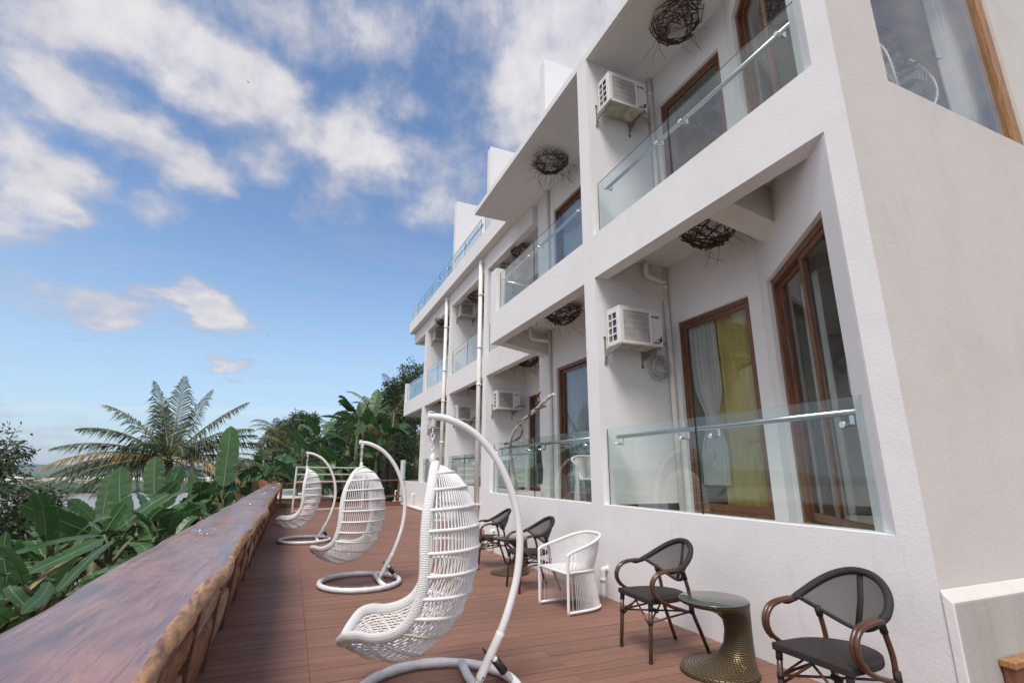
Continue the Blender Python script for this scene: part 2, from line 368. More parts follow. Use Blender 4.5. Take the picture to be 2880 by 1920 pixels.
basic('soil', (0.055, 0.075, 0.030), 0.95, col2=(0.10, 0.060, 0.032), vscale=0.35, bump=1.0, bscale=3)
basic('red_earth', (0.25, 0.105, 0.055), 0.95, var=0.4, vscale=1.5, bump=.8, bscale=6)
basic('far_wood', (0.040, 0.075, 0.030), 0.95, col2=(0.075, 0.125, 0.045), vscale=0.03, bump=1.0, bscale=0.3, detail=8)
basic('far_hill', (0.040, 0.070, 0.045), 0.95, col2=(0.062, 0.100, 0.062), vscale=0.012, bump=1.0, bscale=0.05, detail=8)
basic('mud', (0.30, 0.25, 0.21), 0.6, col2=(0.20, 0.17, 0.15), vscale=0.02)
basic('town_wall', (0.72, 0.66, 0.60), 0.8)
basic('town_roof', (0.42, 0.22, 0.16), 0.8)
basic('water', (0.25, 0.215, 0.185), 0.30, bump=0.2, bscale=0.8, col2=(0.24, 0.21, 0.175), vscale=0.01, spec=.6)

# ------------------------------------------------------------------ mesh builder
class MB:
    def __init__(s):
        s.v = []; s.f = []; s.mi = []; s.uv = []; s.sm = []
    def face(s, idx, m=0, uv=None, smooth=False):
        s.f.append(idx); s.mi.append(m); s.uv.append(uv or [(0, 0)] * len(idx)); s.sm.append(smooth)
    def box(s, x0, x1, y0, y1, z0, z1, m=0):
        return s.hexa([(x0, y0, z0), (x1, y0, z0), (x1, y1, z0), (x0, y1, z0), (x0, y0, z1), (x1, y0, z1), (x1, y1, z1), (x0, y1, z1)], m)
    def hexa(s, pts, m=0, ms=None):
        b = len(s.v); s.v += [tuple(p) for p in pts]
        for i, q in enumerate(((0, 3, 2, 1), (4, 5, 6, 7), (0, 1, 5, 4), (1, 2, 6, 5), (2, 3, 7, 6), (3, 0, 4, 7))):
            s.face([b + k for k in q], ms[i] if ms else m)
        return s
    def obox(s, c, ax, ay, az_, hx, hy, hz, m=0):
        c = Vector(c); ax = Vector(ax).normalized() * hx; ay = Vector(ay).normalized() * hy; az_ = Vector(az_).normalized() * hz
        return s.hexa([c + sx * ax + sy * ay + sz * az_ for sz in (-1, 1) for sx, sy in ((-1, -1), (1, -1), (1, 1), (-1, 1))], m)
    def prism(s, poly, z0, z1, m=0):
        n = len(poly); b = len(s.v)
        s.v += [(x, y, z0) for x, y in poly] + [(x, y, z1) for x, y in poly]
        s.face([b + i for i in range(n)][::-1], m); s.face([b + n + i for i in range(n)], m)
        for i in range(n):
            j = (i + 1) % n; s.face([b + i, b + j, b + n + j, b + n + i], m)
        return s
    def tube(s, pts, r, n=8, closed=False, m=0, cap=True, flat=None, uvs=(1, 1), up=None, smooth=True):
        """swept tube; r float or list; flat=(a,b) scales the section along its two axes"""
        pts = [Vector(p) for p in pts]; N = len(pts)
        rs = r if isinstance(r, (list, tuple)) else [r] * N
        base = len(s.v); prev = None; ln = 0; L = []
        for i, p in enumerate(pts):
            if closed: t = pts[(i + 1) % N] - pts[i - 1]
            else: t = pts[min(i + 1, N - 1)] - pts[max(i - 1, 0)]
            if t.length < 1e-9: t = Vector((0, 0, 1))
            t.normalize()
            if up is not None:
                a = Vector(up) - t * t.dot(Vector(up)); a = a.normalized() if a.length > 1e-4 else t.orthogonal().normalized()
            elif prev is None: a = t.orthogonal().normalized()
            else:
                a = prev - t * t.dot(prev); a = a.normalized() if a.length > 1e-6 else t.orthogonal().normalized()
            prev = a; bb = t.cross(a)
            if i: ln += (p - pts[i - 1]).length
            L.append(ln)
            fa, fb = flat or (1, 1)
            for k in range(n):
                an = 2 * math.pi * k / n
                s.v.append(tuple(p + a * (math.cos(an) * rs[i] * fa) + bb * (math.sin(an) * rs[i] * fb)))
        seg = N if closed else N - 1
        for i in range(seg):
            j = (i + 1) % N
            l0 = L[i] * uvs[0]; l1 = (L[j] if j else ln + (pts[0] - pts[-1]).length) * uvs[0]
            for k in range(n):
                k2 = (k + 1) % n
                u0 = k / n * uvs[1]; u1 = (k + 1) / n * uvs[1]
                s.face([base + i * n + k, base + i * n + k2, base + j * n + k2, base + j * n + k], m, [(u0, l0), (u1, l0), (u1, l1), (u0, l1)], smooth)
        if cap and not closed:
            s.face([base + k for k in range(n)][::-1], m); s.face([base + (N - 1) * n + k for k in range(n)], m)
        return s
    def grid(s, rows, m=0, smooth=True, uvf=None, closed=False):
        b = len(s.v); nr = len(rows); nc = len(rows[0])
        for r in rows: s.v += [tuple(p) for p in r]
        for i in range(nr - 1):
            for j in range(nc if closed else nc - 1):
                j2 = (j + 1) % nc
                u = None
                if uvf: u = [uvf(i, j), uvf(i, j + 1), uvf(i + 1, j + 1), uvf(i + 1, j)]
                s.face([b + i * nc + j, b + i * nc + j2, b + (i + 1) * nc + j2, b + (i + 1) * nc + j], m, u, smooth)
        return s
    def lathe(s, prof, c=(0, 0, 0), n=24, m=0, smooth=True):
        rows = [[(c[0] + r * math.cos(2 * math.pi * k / n), c[1] + r * math.sin(2 * math.pi * k / n), c[2] + z) for k in range(n)] for r, z in prof]
        return s.grid(rows, m, smooth, None, True)
    def build(s, name, mats, parent=None, bevel=0.0, loc=None):
        me = bpy.data.meshes.new(name)
        off = Vector(loc) if loc is not None else (parent_loc(parent) if parent else Vector((0, 0, 0)))
        me.from_pydata([tuple(Vector(v) - off) for v in s.v], [], s.f)
        if isinstance(mats, str): mats = [mats]
        for x in mats: me.materials.append(MATS[x])
        me.polygons.foreach_set('material_index', s.mi)
        me.polygons.foreach_set('use_smooth', s.sm)
        ul = me.uv_layers.new(name='UVMap')
        flat = [c for u in s.uv for p in u for c in p]
        ul.data.foreach_set('uv', flat)
        me.update()
        o = bpy.data.objects.new(name, me); COL.objects.link(o)
        if parent:
            o.parent = parent; WL[o.name] = parent_loc(parent)
        elif loc is not None:
            o.location = loc
        if bevel:
            bm = o.modifiers.new('bevel', 'BEVEL'); bm.width = bevel; bm.segments = 2; bm.limit_method = 'ANGLE'
        return o

WL = {}
def parent_loc(p):
    return WL.get(p.name, Vector((0, 0, 0)))
def thing(name, label, cat, loc=(0, 0, 0), group=None):
    o = bpy.data.objects.new(name, None); COL.objects.link(o)
    o.empty_display_size = 0.1
    o.location = loc; o['label'] = label; o['category'] = cat
    WL[o.name] = Vector(loc)
    if group: o['group'] = group
    return o
def sub(o, parent_obj):
    """re-parent a built mesh (already in the root's local space) under a part"""
    o.parent = parent_obj
    return o
def tag(o, label, cat, group=None):
    o['label'] = label; o['category'] = cat
    if group: o['group'] = group
    return o
def structure(o, kind='structure', label=None):
    o['kind'] = kind
    if label: o['label'] = label
    return o
def dup(root, loc, rz=None, label=None, group=None):
    c = root.copy(); COL.objects.link(c); c.location = loc
    if rz is not None: c.rotation_euler = (0, 0, rz)
    if label: c['label'] = label
    if group: c['group'] = group
    for ch in list(root.children):
        d = ch.copy(); COL.objects.link(d); d.parent = c
        for g in list(ch.children):
            e = g.copy(); COL.objects.link(e); e.parent = d
    return c
def smooth_path(pts, n=6, closed=False):
    """Catmull-Rom through points"""
    P = [Vector(p) for p in pts]; N = len(P); out = []
    rng = N if closed else N - 1
    for i in range(rng):
        if closed: p0, p1, p2, p3 = P[i - 1], P[i], P[(i + 1) % N], P[(i + 2) % N]
        else: p0, p1, p2, p3 = P[max(i - 1, 0)], P[i], P[i + 1], P[min(i + 2, N - 1)]
        for k in range(n):
            t = k / n
            out.append(0.5 * ((2 * p1) + (p2 - p0) * t + (2 * p0 - 5 * p1 + 4 * p2 - p3) * t * t + (3 * p1 - p0 - 3 * p2 + p3) * t ** 3))
    if not closed: out.append(P[-1])
    return out
def text_mesh(name, body, size, mat, parent, M, bold=0.0):
    cu_ = bpy.data.curves.new(name, 'FONT'); cu_.body = body; cu_.size = size; cu_.extrude = 0.001; cu_.offset = bold
    t = bpy.data.objects.new(name, cu_); COL.objects.link(t)
    dg = bpy.context.evaluated_depsgraph_get()
    me = bpy.data.meshes.new_from_object(t.evaluated_get(dg))
    bpy.data.objects.remove(t); bpy.data.curves.remove(cu_)
    me.transform(M)
    me.materials.clear(); me.materials.append(MATS[mat])
    o = bpy.data.objects.new(name, me); COL.objects.link(o); o.parent = parent
    return o

# ================================================================== HOTEL
XF, XB, X2, XB2 = 3.79, 5.08, 5.0, 6.25
HL = (3.79, 2.07, 0)
hotel = thing('hotel_building', 'white plastered hotel with glass-fronted balconies stepping back along the wooden deck', 'building', HL)

def wallseg(mb, P0, P1, nrm, th, z0, z1, holes=(), m=0):
    P0 = Vector((*P0, 0)); P1 = Vector((*P1, 0)); L = (P1 - P0).length; d = (P1 - P0).normalized(); n = Vector((*nrm, 0)) * th
    def piece(a, b, za, zb):
        if b - a < 1e-4 or zb - za < 1e-4: return
        q = [P0 + d * a, P0 + d * b, P0 + d * b + n, P0 + d * a + n]
        mb.hexa([(p.x, p.y, z) for z in (za, zb) for p in q], m)
    c = 0
    for (a, b, za, zb) in holes:
        piece(c, a, z0, z1); piece(a, b, z0, za); piece(a, b, zb, z1); c = b
    piece(c, L, z0, z1)

# ---- near side wall with the big window
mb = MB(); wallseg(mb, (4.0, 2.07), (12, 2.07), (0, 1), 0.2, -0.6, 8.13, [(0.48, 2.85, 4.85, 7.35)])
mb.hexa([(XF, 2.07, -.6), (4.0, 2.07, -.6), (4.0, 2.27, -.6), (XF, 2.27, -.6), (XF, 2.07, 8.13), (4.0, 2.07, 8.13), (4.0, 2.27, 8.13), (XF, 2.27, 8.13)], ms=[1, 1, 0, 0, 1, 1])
mb.build('side_wall', ['plaster_side_light', 'plaster'], hotel)
mb = MB()   # plinth with sloped ledge
for a, b in ((XF, 12),):
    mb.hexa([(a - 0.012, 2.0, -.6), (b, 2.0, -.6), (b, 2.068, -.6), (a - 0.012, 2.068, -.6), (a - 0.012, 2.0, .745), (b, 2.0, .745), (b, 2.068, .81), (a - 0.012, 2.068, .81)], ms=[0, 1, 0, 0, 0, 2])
mb.build('plinth', ['plaster_grey', 'plaster_side_light', 'plaster'], hotel, 0.01)

# ---- section one: walls in the facade plane
mb = MB()
mb.box(XF, 4.0, 2.27, 10.25, -0.6, 1.10)
mb.box(XF, 4.0, 10.02, 10.25, 1.10, 2.11)
mb.box(4.0, 5.0, 10.05, 10.25, -0.6, 1.10)
mb.build('balcony_wall', 'plaster', hotel)
mb = MB(); mb.box(XF, 4.0, 2.27, 10.10, 4.26, 4.93); mb.box(XF, 4.0, 9.78, 10.10, 4.93, 5.97); mb.box(4.0, XB, 9.92, 10.10, 4.802, 4.93)
mb.build('parapet', 'plaster', hotel)
mb = MB()
mb.box(XF, 8.0, 5.80, 6.09, 1.10, 4.26); mb.box(4.0, 8.0, 5.80, 6.09, 4.26, 4.60)
mb.box(4.0, 8.0, 5.80, 6.09, 4.80, 4.93); mb.box(XF, 8.0, 5.80, 6.09, 4.93, 8.13)
mb.build('balcony_divider', 'plaster', hotel)
mb = MB(); wallseg(mb, (XB, 4.12), (XB, 5.80), (1, 0), 0.2, .98, 4.6, [(0.18, 1.50, .98, 3.68)]); wallseg(mb, (XB, 6.09), (XB, 10.25), (1, 0), 0.2, .98, 4.6, [(0.7, 3.33, .98, 3.70)])
wallseg(mb, (XB, 4.12), (XB, 5.80), (1, 0), 0.2, 4.8, 8.13, [(0.18, 1.50, 4.8, 7.50)]); wallseg(mb, (XB, 6.09), (XB, 10.25), (1, 0), 0.2, 4.8, 8.13, [(0.7, 3.33, 4.8, 7.50)])
AP0, AP1 = Vector((3.80, 2.285, 0)), Vector((XB, 4.12, 0)); AD = (AP1 - AP0).normalized(); AN = Vector((AD.y, -AD.x, 0))
HS = [((Vector((3.955, 2.507, 0)) - AP0).length, (Vector((4.92, 3.888, 0)) - AP0).length)][0]
for z0, z1, zt in ((.98, 4.6, 3.69), (4.8, 8.13, 7.55)):
    wallseg(mb, AP0[:2], AP1[:2], AN[:2], 0.16, z0, z1, [(HS[0], HS[1], z0, zt)])
mb.build('balcony_back_wall', 'plaster', hotel)
mb = MB()
mb.box(4.0, 11, 2.272, 10.25, .80, .98); mb.box(4.0, 11, 2.272, 10.098, 4.60, 4.80)
mb.build('floor_slab', 'soffit', hotel)
mb = MB()
mb.box(XF, 5.6, 2.05, 11.44, 8.13, 8.27); mb.box(5.6, 11, 2.05, 10.4, 8.13, 8.27)
mb.box(XF + .05, XF + .075, 2.1, 11.3, 8.118, 8.13)
mb.build('roof_slab', 'plaster', hotel, 0.008)
mb = MB(); mb.box(8.0, 8.2, 2.27, 10.4, .98, 8.13); mb.box(11, 11.2, 2.05, 26, -1, 8.3); mb.box(5.2, 11, 10.25, 10.40, .98, 8.13)
mb.build('inner_wall', 'room', hotel)
def taper(y0, y1, x0, x1, zf, zb, zt): MB().hexa([(x0, y0, zf), (x1, y0, zb), (x1, y1, zb), (x0, y1, zf), (x0, y0, zt), (x1, y0, zt), (x1, y1, zt), (x0, y1, zt)]).build('ceiling_beam', 'soffit', hotel, 0.006)
taper(3.43, 3.78, 4.0, 4.86, 4.255, 4.13, 4.6); taper(5.74, 5.80, 4.0, XB, 4.25, 4.06, 4.6); taper(9.80, 10.098, 4.0, XB, 4.255, 4.08, 4.6)

# ---- section two, set back
mb = MB(); mb.box(X2, 5.2, 10.25, 25.8, -0.6, 1.10); mb.box(X2, 5.2, 25.5, 25.8, 1.10, 2.08); mb.box(5.2, 6.25, 25.6, 25.8, -.6, 1.10)
mb.build('balcony_wall', 'plaster', hotel)
mb = MB(); mb.box(X2, 5.2, 10.26, 25.8, 4.26, 4.93); mb.box(X2, 5.2, 25.55, 25.8, 4.93, 5.92); mb.box(5.2, 6.4, 25.6, 25.8, 4.26, 4.93)
mb.build('parapet', 'plaster', hotel)
DV = [(13.62, 13.92), (17.5, 17.8), (21.3, 21.75)]
for a, b in DV:
    mb = MB()
    mb.box(X2, 8, a, b, 1.10, 4.26); mb.box(5.2, 8, a, b, 4.26, 4.60); mb.box(5.2, 8, a, b, 4.80, 4.93); mb.box(X2, 8, a, b, 4.93, 7.63); mb.box(5.2, 8, a, b, 7.63, 7.76)
    mb.build('balcony_divider', 'plaster', hotel)
mb = MB()
BAYS = [(10.40, 13.62), (13.92, 17.5), (17.8, 21.3), (21.75, 25.6)]
for a, b in BAYS:
    L = b - a
    wallseg(mb, (XB2, a), (XB2, b), (1, 0), .2, .98, 4.6, [(L - 1.9, L - .22, .98, 3.69)])
    wallseg(mb, (XB2, a), (XB2, b), (1, 0), .2, 4.8, 7.76, [(L - 1.9, L - .22, 4.8, 7.4)])
mb.build('balcony_back_wall', 'plaster', hotel)
mb = MB(); mb.box(5.2, 11, 10.405, 25.598, .80, .98); mb.box(5.2, 11, 10.405, 25.598, 4.60, 4.80); mb.box(5.2, 11, 10.42, 24.0, 7.76, 7.9)
mb.build('floor_slab', 'soffit', hotel)
for y in (10.5, 13.56, 17.44, 21.24): taper(y, y + .06, 5.2, XB2, 4.25, 4.06, 4.6)
mb = MB(); mb.box(X2, 5.2, 10.42, 24.0, 7.63, 8.19); mb.box(5.2, 8, 23.8, 24.0, 7.63, 7.76); mb.build('fascia_beam', 'plaster', hotel, 0.008)
mb = MB(); mb.box(4.75, 4.95, 11.46, 24.2, 8.19, 8.73); mb.box(4.95, 11, 11.46, 24.2, 8.19, 8.38); mb.box(4.95, 8, 24.0, 24.2, 8.38, 8.73); mb.build('terrace_parapet', 'plaster', hotel)
for y in (9.6, 13.55, 17.35):
    mb = MB(); mb.box(X2, 8.0, y, y + .3, 8.27 if y < 10 else 8.38, 12.0); mb.build('roof_fin', 'plaster', hotel, 0.012)
mb = MB(); mb.box(7.6, 7.8, 3.0, 9.6, 8.27, 11.4); mb.box(7.6, 7.8, 9.9, 13.55, 8.38, 11.4); mb.box(7.6, 7.8, 13.85, 17.35, 8.38, 11.4); mb.build('terrace_wall', 'plaster', hotel)

# ---- glass balustrades
def railing(x, y0, y1, zb, zt, cuts, name='balcony_railing', zoff=0.105):
    mb = MB(); zr = zt - zoff
    mb.tube([(x + .105, y0 + .12, zr), (x + .105, y1 - .10, zr)], 0.026, 12)
    hr = mb.build(name, 'steel', hotel)
    ys = [y0] + list(cuts) + [y1]
    for a, b in zip(ys, ys[1:]):
        g = MB(); g.hexa([(x, a + .006, zb), (x + .012, a + .006, zb), (x + .012, b - .006, zb), (x, b - .006, zb), (x, a + .006, zt), (x + .012, a + .006, zt), (x + .012, b - .006, zt), (x, b - .006, zt)], ms=[0, 1, 1, 0, 1, 0])
        g.build('glass_panel', ['glass', 'glass_edge'], hr)
        for yy in (a + .22, b - .22):
            ks = MB()
            ks.tube([(x - .022, yy, zr - .10), (x + .105, yy, zr - .10)], 0.013, 8)
            ks.tube([(x - .026, yy, zr - .10), (x - .010, yy, zr - .10)], 0.024, 12)
            ks.box(x + .100, x + .108, yy - .018, yy + .018, zr - .10, zr - .02)
            ks.build('bracket', 'chrome', hr)
    return hr
railing(3.87, 2.33, 5.78, 1.10, 2.072, [4.126]); railing(3.87, 6.11, 10.0, 1.10, 2.09, [8.04])
railing(3.87, 2.36, 5.74, 4.93, 5.79, [4.143]); railing(3.87, 6.11, 9.75, 4.93, 5.83, [8.0])
for a, b in BAYS:
    e = b if b < 25 else 25.5
    railing(5.07, a + .02, e - .02, 1.10, 2.05, [(a + e) / 2]); railing(5.07, a + .02, e - .02, 4.93, 5.86, [(a + e) / 2])
railing(4.84, 13.87, 17.33, 8.73, 9.45, [15.6], 'terrace_railing'); railing(4.84, 11.5, 13.53, 8.73, 9.45, [12.5], 'terrace_railing')
railing(4.84, 17.67, 24.1, 8.73, 9.45, [18.95, 20.25, 21.55, 22.85], 'terrace_railing')
g = MB(); g.box(4.86, 6.4, 24.09, 24.10, 8.73, 9.45); g.tube([(4.95, 24.0, 9.34), (6.3, 24.0, 9.34)], .025, 8, m=1); g.build('terrace_railing', ['glass', 'steel'], hotel)
g = MB(); g.box(4.02, 5.06, 10.0, 10.012, 4.93, 5.9); g.tube([(4.02, 9.9, 5.72), (5.0, 9.9, 5.72)], .025, 8, m=1); g.build('balcony_railing', ['glass', 'steel'], hotel)

# ---- doors and windows
def door(P0, P1, inn, z0, z1, mat='door_wood', split=(0.5,), inset=0.05, slide=False, fr=0.075, name='door'):
    """frame in the opening from P0 to P1; inn points into the room"""
    P0 = Vector((*P0, 0)); P1 = Vector((*P1, 0)); d = (P1 - P0).normalized(); L = (P1 - P0).length; n = Vector((*inn, 0)).normalized()
    def bar(mb, s0, s1, za, zb, d0, d1, m=0):
        q = [P0 + d * s0 + n * d0, P0 + d * s1 + n * d0, P0 + d * s1 + n * d1, P0 + d * s0 + n * d1]
        mb.hexa([(p.x, p.y, z) for z in (za, zb) for p in q], m)
    mb = MB(); e = .003; i0, i1 = inset, inset + .10
    bar(mb, e, fr, z0, z1 - e, i0, i1); bar(mb, L - fr, L - e, z0, z1 - e, i0, i1); bar(mb, fr, L - fr, z1 - fr, z1 - e, i0, i1); bar(mb, fr, L - fr, z0, z0 + .05, i0, i1)
    fo = mb.build(name, mat, hotel, 0.004)
    cs = [fr] + [fr + (L - 2 * fr) * k for k in split] + [L - fr]
    st = 0.06
    for k, (a, b) in enumerate(zip(cs, cs[1:])):
        off = .012 + (.045 if k % 2 else 0)
        lf = MB(); o0, o1 = i0 + off, i0 + off + .04
        a2, b2 = a + .002, b - .002
        if k: a2 -= .03
        bar(lf, a2, a2 + st, z0 + .052, z1 - fr - .002, o0, o1); bar(lf, b2 - st, b2, z0 + .052, z1 - fr - .002, o0, o1)
        bar(lf, a2 + st, b2 - st, z1 - fr - .002 - st, z1 - fr - .002, o0, o1); bar(lf, a2 + st, b2 - st, z0 + .052, z0 + .14, o0, o1)
        lo = lf.build('door_leaf', mat, fo, 0.003)
        pn = MB(); bar(pn, a2 + st, b2 - st, z0 + .14, z1 - fr - st, o0 + .016, o0 + .022); pn.build('pane', 'pane_glass', fo)
    return fo, P0, d, L, n
def handle(fo, P0, d, n, s, z, dep):
    mb = MB(); c = P0 + d * s + n * dep
    mb.obox((c.x, c.y, z), d, n, (0, 0, 1), .014, .012, .11); mb.build('handle', 'chrome', fo, .003)
def curtain(name, label, x_path, z0, z1, amp, waves, mat, cat='curtain', gather=None, parent=None):
    """pleated cloth along a plan path; gather(t) -> width factor about the path centre"""
    A, B = Vector((*x_path[0], 0)), Vector((*x_path[1], 0)); d = (B - A); L = d.length; d.normalize(); n = Vector((-d.y, d.x, 0)); mid = (A + B) / 2
    rows = []; nz, ns = 26, int(waves * 8)
    ph = random.random() * 6
    for i in range(nz + 1):
        t = i / nz; z = z1 + (z0 - z1) * t
        gw_ = gather(t) if gather else (1.0, 0.0)
        r = []
        for j in range(ns + 1):
            u = j / ns
            s_ = (u - .5) * L * gw_[0] + gw_[1]
            a = amp * (0.6 + .4 * math.sin(u * 7 + ph)) * (1 + .25 * math.sin(t * 3 + u * 11))
            p = mid + d * s_ + n * (a * math.sin(u * waves * 2 * math.pi + ph + .4 * math.sin(t * 4 + u * 5)))
            r.append((p.x, p.y, z))
        rows.append(r)
    mb = MB(); mb.grid(rows)
    loc = (mid.x, mid.y, z0)
    o = mb.build(name, mat, None, loc=loc)
    tag(o, label, cat)
    return o

NA = AN
def angdoor(z0, z1):
    a, b = AP0 + AD * HS[0], AP0 + AD * HS[1]
    return door(a[:2], b[:2], NA[:2], z0, z1, split=(0.48,))
fo, P0, d, L, n = angdoor(.98, 3.69); handle(fo, P0, d, n, .09, 2.22, .045)
angdoor(4.8, 7.55)
door((XB, 4.30), (XB, 5.62), (1, 0), .98, 3.68, split=(), fr=.06); door((XB, 4.30), (XB, 5.62), (1, 0), 4.8, 7.50, split=(), fr=.06)
door((XB, 6.79), (XB, 9.42), (1, 0), .98, 3.70, split=(.5,), fr=.06); door((XB, 6.79), (XB, 9.42), (1, 0), 4.8, 7.50, split=(.5,), fr=.06)
for a, b in BAYS:
    door((XB2, b - 1.9), (XB2, b - .22), (1, 0), .98, 3.69, split=(.5,), fr=.06); door((XB2, b - 1.9), (XB2, b - .22), (1, 0), 4.8, 7.4, split=(.5,), fr=.06)
# side window
mb = MB()
mb.box(6.70, 6.845, 2.10, 2.20, 4.855, 7.345); mb.box(4.485, 6.70, 2.10, 2.20, 7.25, 7.345)
wf = mb.build('window', 'door_wood_light', hotel, .004)
g = MB(); g.box(4.485, 5.58, 2.14, 2.152, 4.852, 7.25); g.box(5.586, 6.70, 2.14, 2.152, 4.852, 7.25); g.build('pane', 'pane_glass', wf)

# ---- pipes fixed to the hotel
def pipe(pts, r, collars=(), name='drainpipe', bends=3):
    mb = MB(); mb.tube(smooth_path(pts, bends) if bends > 1 else pts, r, 12)
    for c_, ax in collars:
        c_ = Vector(c_); ax = Vector(ax); mb.tube([c_ - ax * .03, c_ + ax * .03], r * 1.22, 12)
    return mb.build(name, 'pipe', hotel)
for y, zt in ((14.02, 8.02), (17.95, 8.05)):
    mb = MB(); x = 4.91
    mb.tube([(x, y, 0.0), (x, y, zt - .08)], .065, 12); mb.tube(smooth_path([(x, y, zt - .09), (x, y, zt - .02), (x + .06, y, zt + .03), (x + .2, y, zt + .03)], 4), .068, 12)
    for zc in (.62, 2.55, 4.05, 5.2, 6.9):
        mb.tube([(x, y, zc - .03), (x, y, zc + .03)], .078, 12); mb.box(x - .02, 5.02, y - .10, y + .10, zc - .008, zc + .008)
    mb.tube([(x, y, 0), (x, y, .22)], .095, 12)
    mb.build('drainpipe', 'pipe', hotel)
mb = MB()
mb.tube([(4.90, 18.3, .07), (4.90, 26.6, .07)], .07, 12)
for y in (22.3, 26.2): mb.tube(smooth_path([(4.90, y, .07), (4.90, y, .55), (4.93, y, .60), (5.01, y, .60)], 4), .035, 8)
mb.build('drainpipe', 'pipe', hotel)
for y, z in ((5.78, .335), (9.70, .40), (12.2, .36)):
    xw = XF if y < 10 else X2
    pipe([(xw - .07, y, 0), (xw - .07, y, z - .10), (xw - .07, y, z - .02), (xw - .05, y, z), (xw + .02, y, z)], .033, [((xw - .07, y, z - .12), (0, 0, .7))], bends=3)
for zf, zt in ((1.0, 4.58), (4.8, 8.12)):
    pipe([(5.03, 5.74, zf), (5.03, 5.74, zt)], .04, [((5.03, 5.74, zt - .30), (0, 0, .8))], bends=1)
    pipe([(5.03, 9.62, zf), (5.03, 9.62, zt)], .04, [], bends=1)
pipe([(4.62, 5.66, 4.59), (4.62, 5.66, 4.43), (4.65, 5.66, 4.38), (4.72, 5.67, 4.365), (5.02, 5.72, 4.35)], .038, bends=4)
pipe([(4.55, 9.62, 4.59), (4.55, 9.62, 4.43), (4.58, 9.62, 4.38), (4.65, 9.62, 4.36), (5.02, 9.62, 4.35)], .038, bends=4)

# curtains and room things
curtain('curtain', 'white curtain knotted at mid height behind the nearest ground floor door', ((5.235, 5.52), (5.235, 5.05)), 1.35, 3.62, .035, 7, 'white_curtain',
        gather=lambda t: (1.0 - .62 * math.exp(-((t - .62) / .12) ** 2) - .25 * max(0, t - .7), .05 * math.exp(-((t - .62) / .2) ** 2)))
curtain('curtain', 'olive yellow curtain beside the knotted white one at the nearest ground floor door', ((5.31, 5.22), (5.31, 4.38)), 1.0, 3.62, .055, 6.5, 'olive_curtain')
mb = MB(); rs = []
for i in range(9):
    rs.append([(5.45 + .10 * math.cos(a) * (1 - i / 11) + .02 * i, 4.95 + .26 * math.sin(a) * (1 - (i / 10) ** 2), .985 + .04 * i + .02 * math.sin(a * 3 + i)) for a in [k * math.pi / 8 for k in range(16)]])
mb.grid(rs, closed=True); tag(mb.build('towel', 'orange_cloth', None, loc=(5.45, 4.95, .985)), 'orange towel heap on the floor behind the olive curtain', 'towel')
for zf in (.98, 4.8):
    o = curtain('curtain', ('pale grey-blue curtain behind the ground floor door of the second balcony' if zf < 2 else 'pale grey-blue curtain behind the upper door of the second balcony'), ((5.30, 9.30), (5.30, 6.9)), zf + .02, zf + 2.62, .04, 22, 'blue_curtain')
a_, b_ = AP0 + AD * (HS[0] + .08) + NA * .30, AP0 + AD * (HS[1] - .15) + NA * .30
curtain('curtain', 'grey curtain behind the slanted sliding door of the nearest ground floor balcony', (tuple((b_ - AD * .05)[:2]), tuple((b_ - AD * .5)[:2])), 1.0, 3.55, .035, 6, 'white_curtain')
curtain('curtain', 'dark grey curtain at the closed half of the slanted ground floor door', (tuple((a_ + AD * .02)[:2]), tuple((a_ + AD * .5)[:2])), 1.0, 3.55, .035, 6, 'grey_curtain')
curtain('curtain', 'grey curtain behind the slanted sliding door of the nearest upper balcony', (tuple((b_ - AD * .1)[:2]), tuple((a_ + AD * .2)[:2])), 4.82, 7.4, .035, 14, 'grey_curtain')
curtain('curtain', 'dim curtain behind the upper back door of the nearest balcony', ((5.32, 5.5), (5.32, 4.4)), 4.82, 7.4, .035, 9, 'grey_curtain')
curtain('curtain', 'sheer white curtain behind the large window in the side wall', ((6.42, 2.42), (7.5, 2.42)), 4.83, 7.25, .05, 11, 'white_curtain')
for k, (a, b) in enumerate(BAYS):
    nm = ('third', 'fourth', 'fifth', 'farthest')[k]
    curtain('curtain', 'green-grey curtain behind the ground floor door of the %s balcony' % nm, ((6.46, b - .3), (6.46, b - 1.8)), 1.0, 3.6, .035, 12, 'blue_curtain')
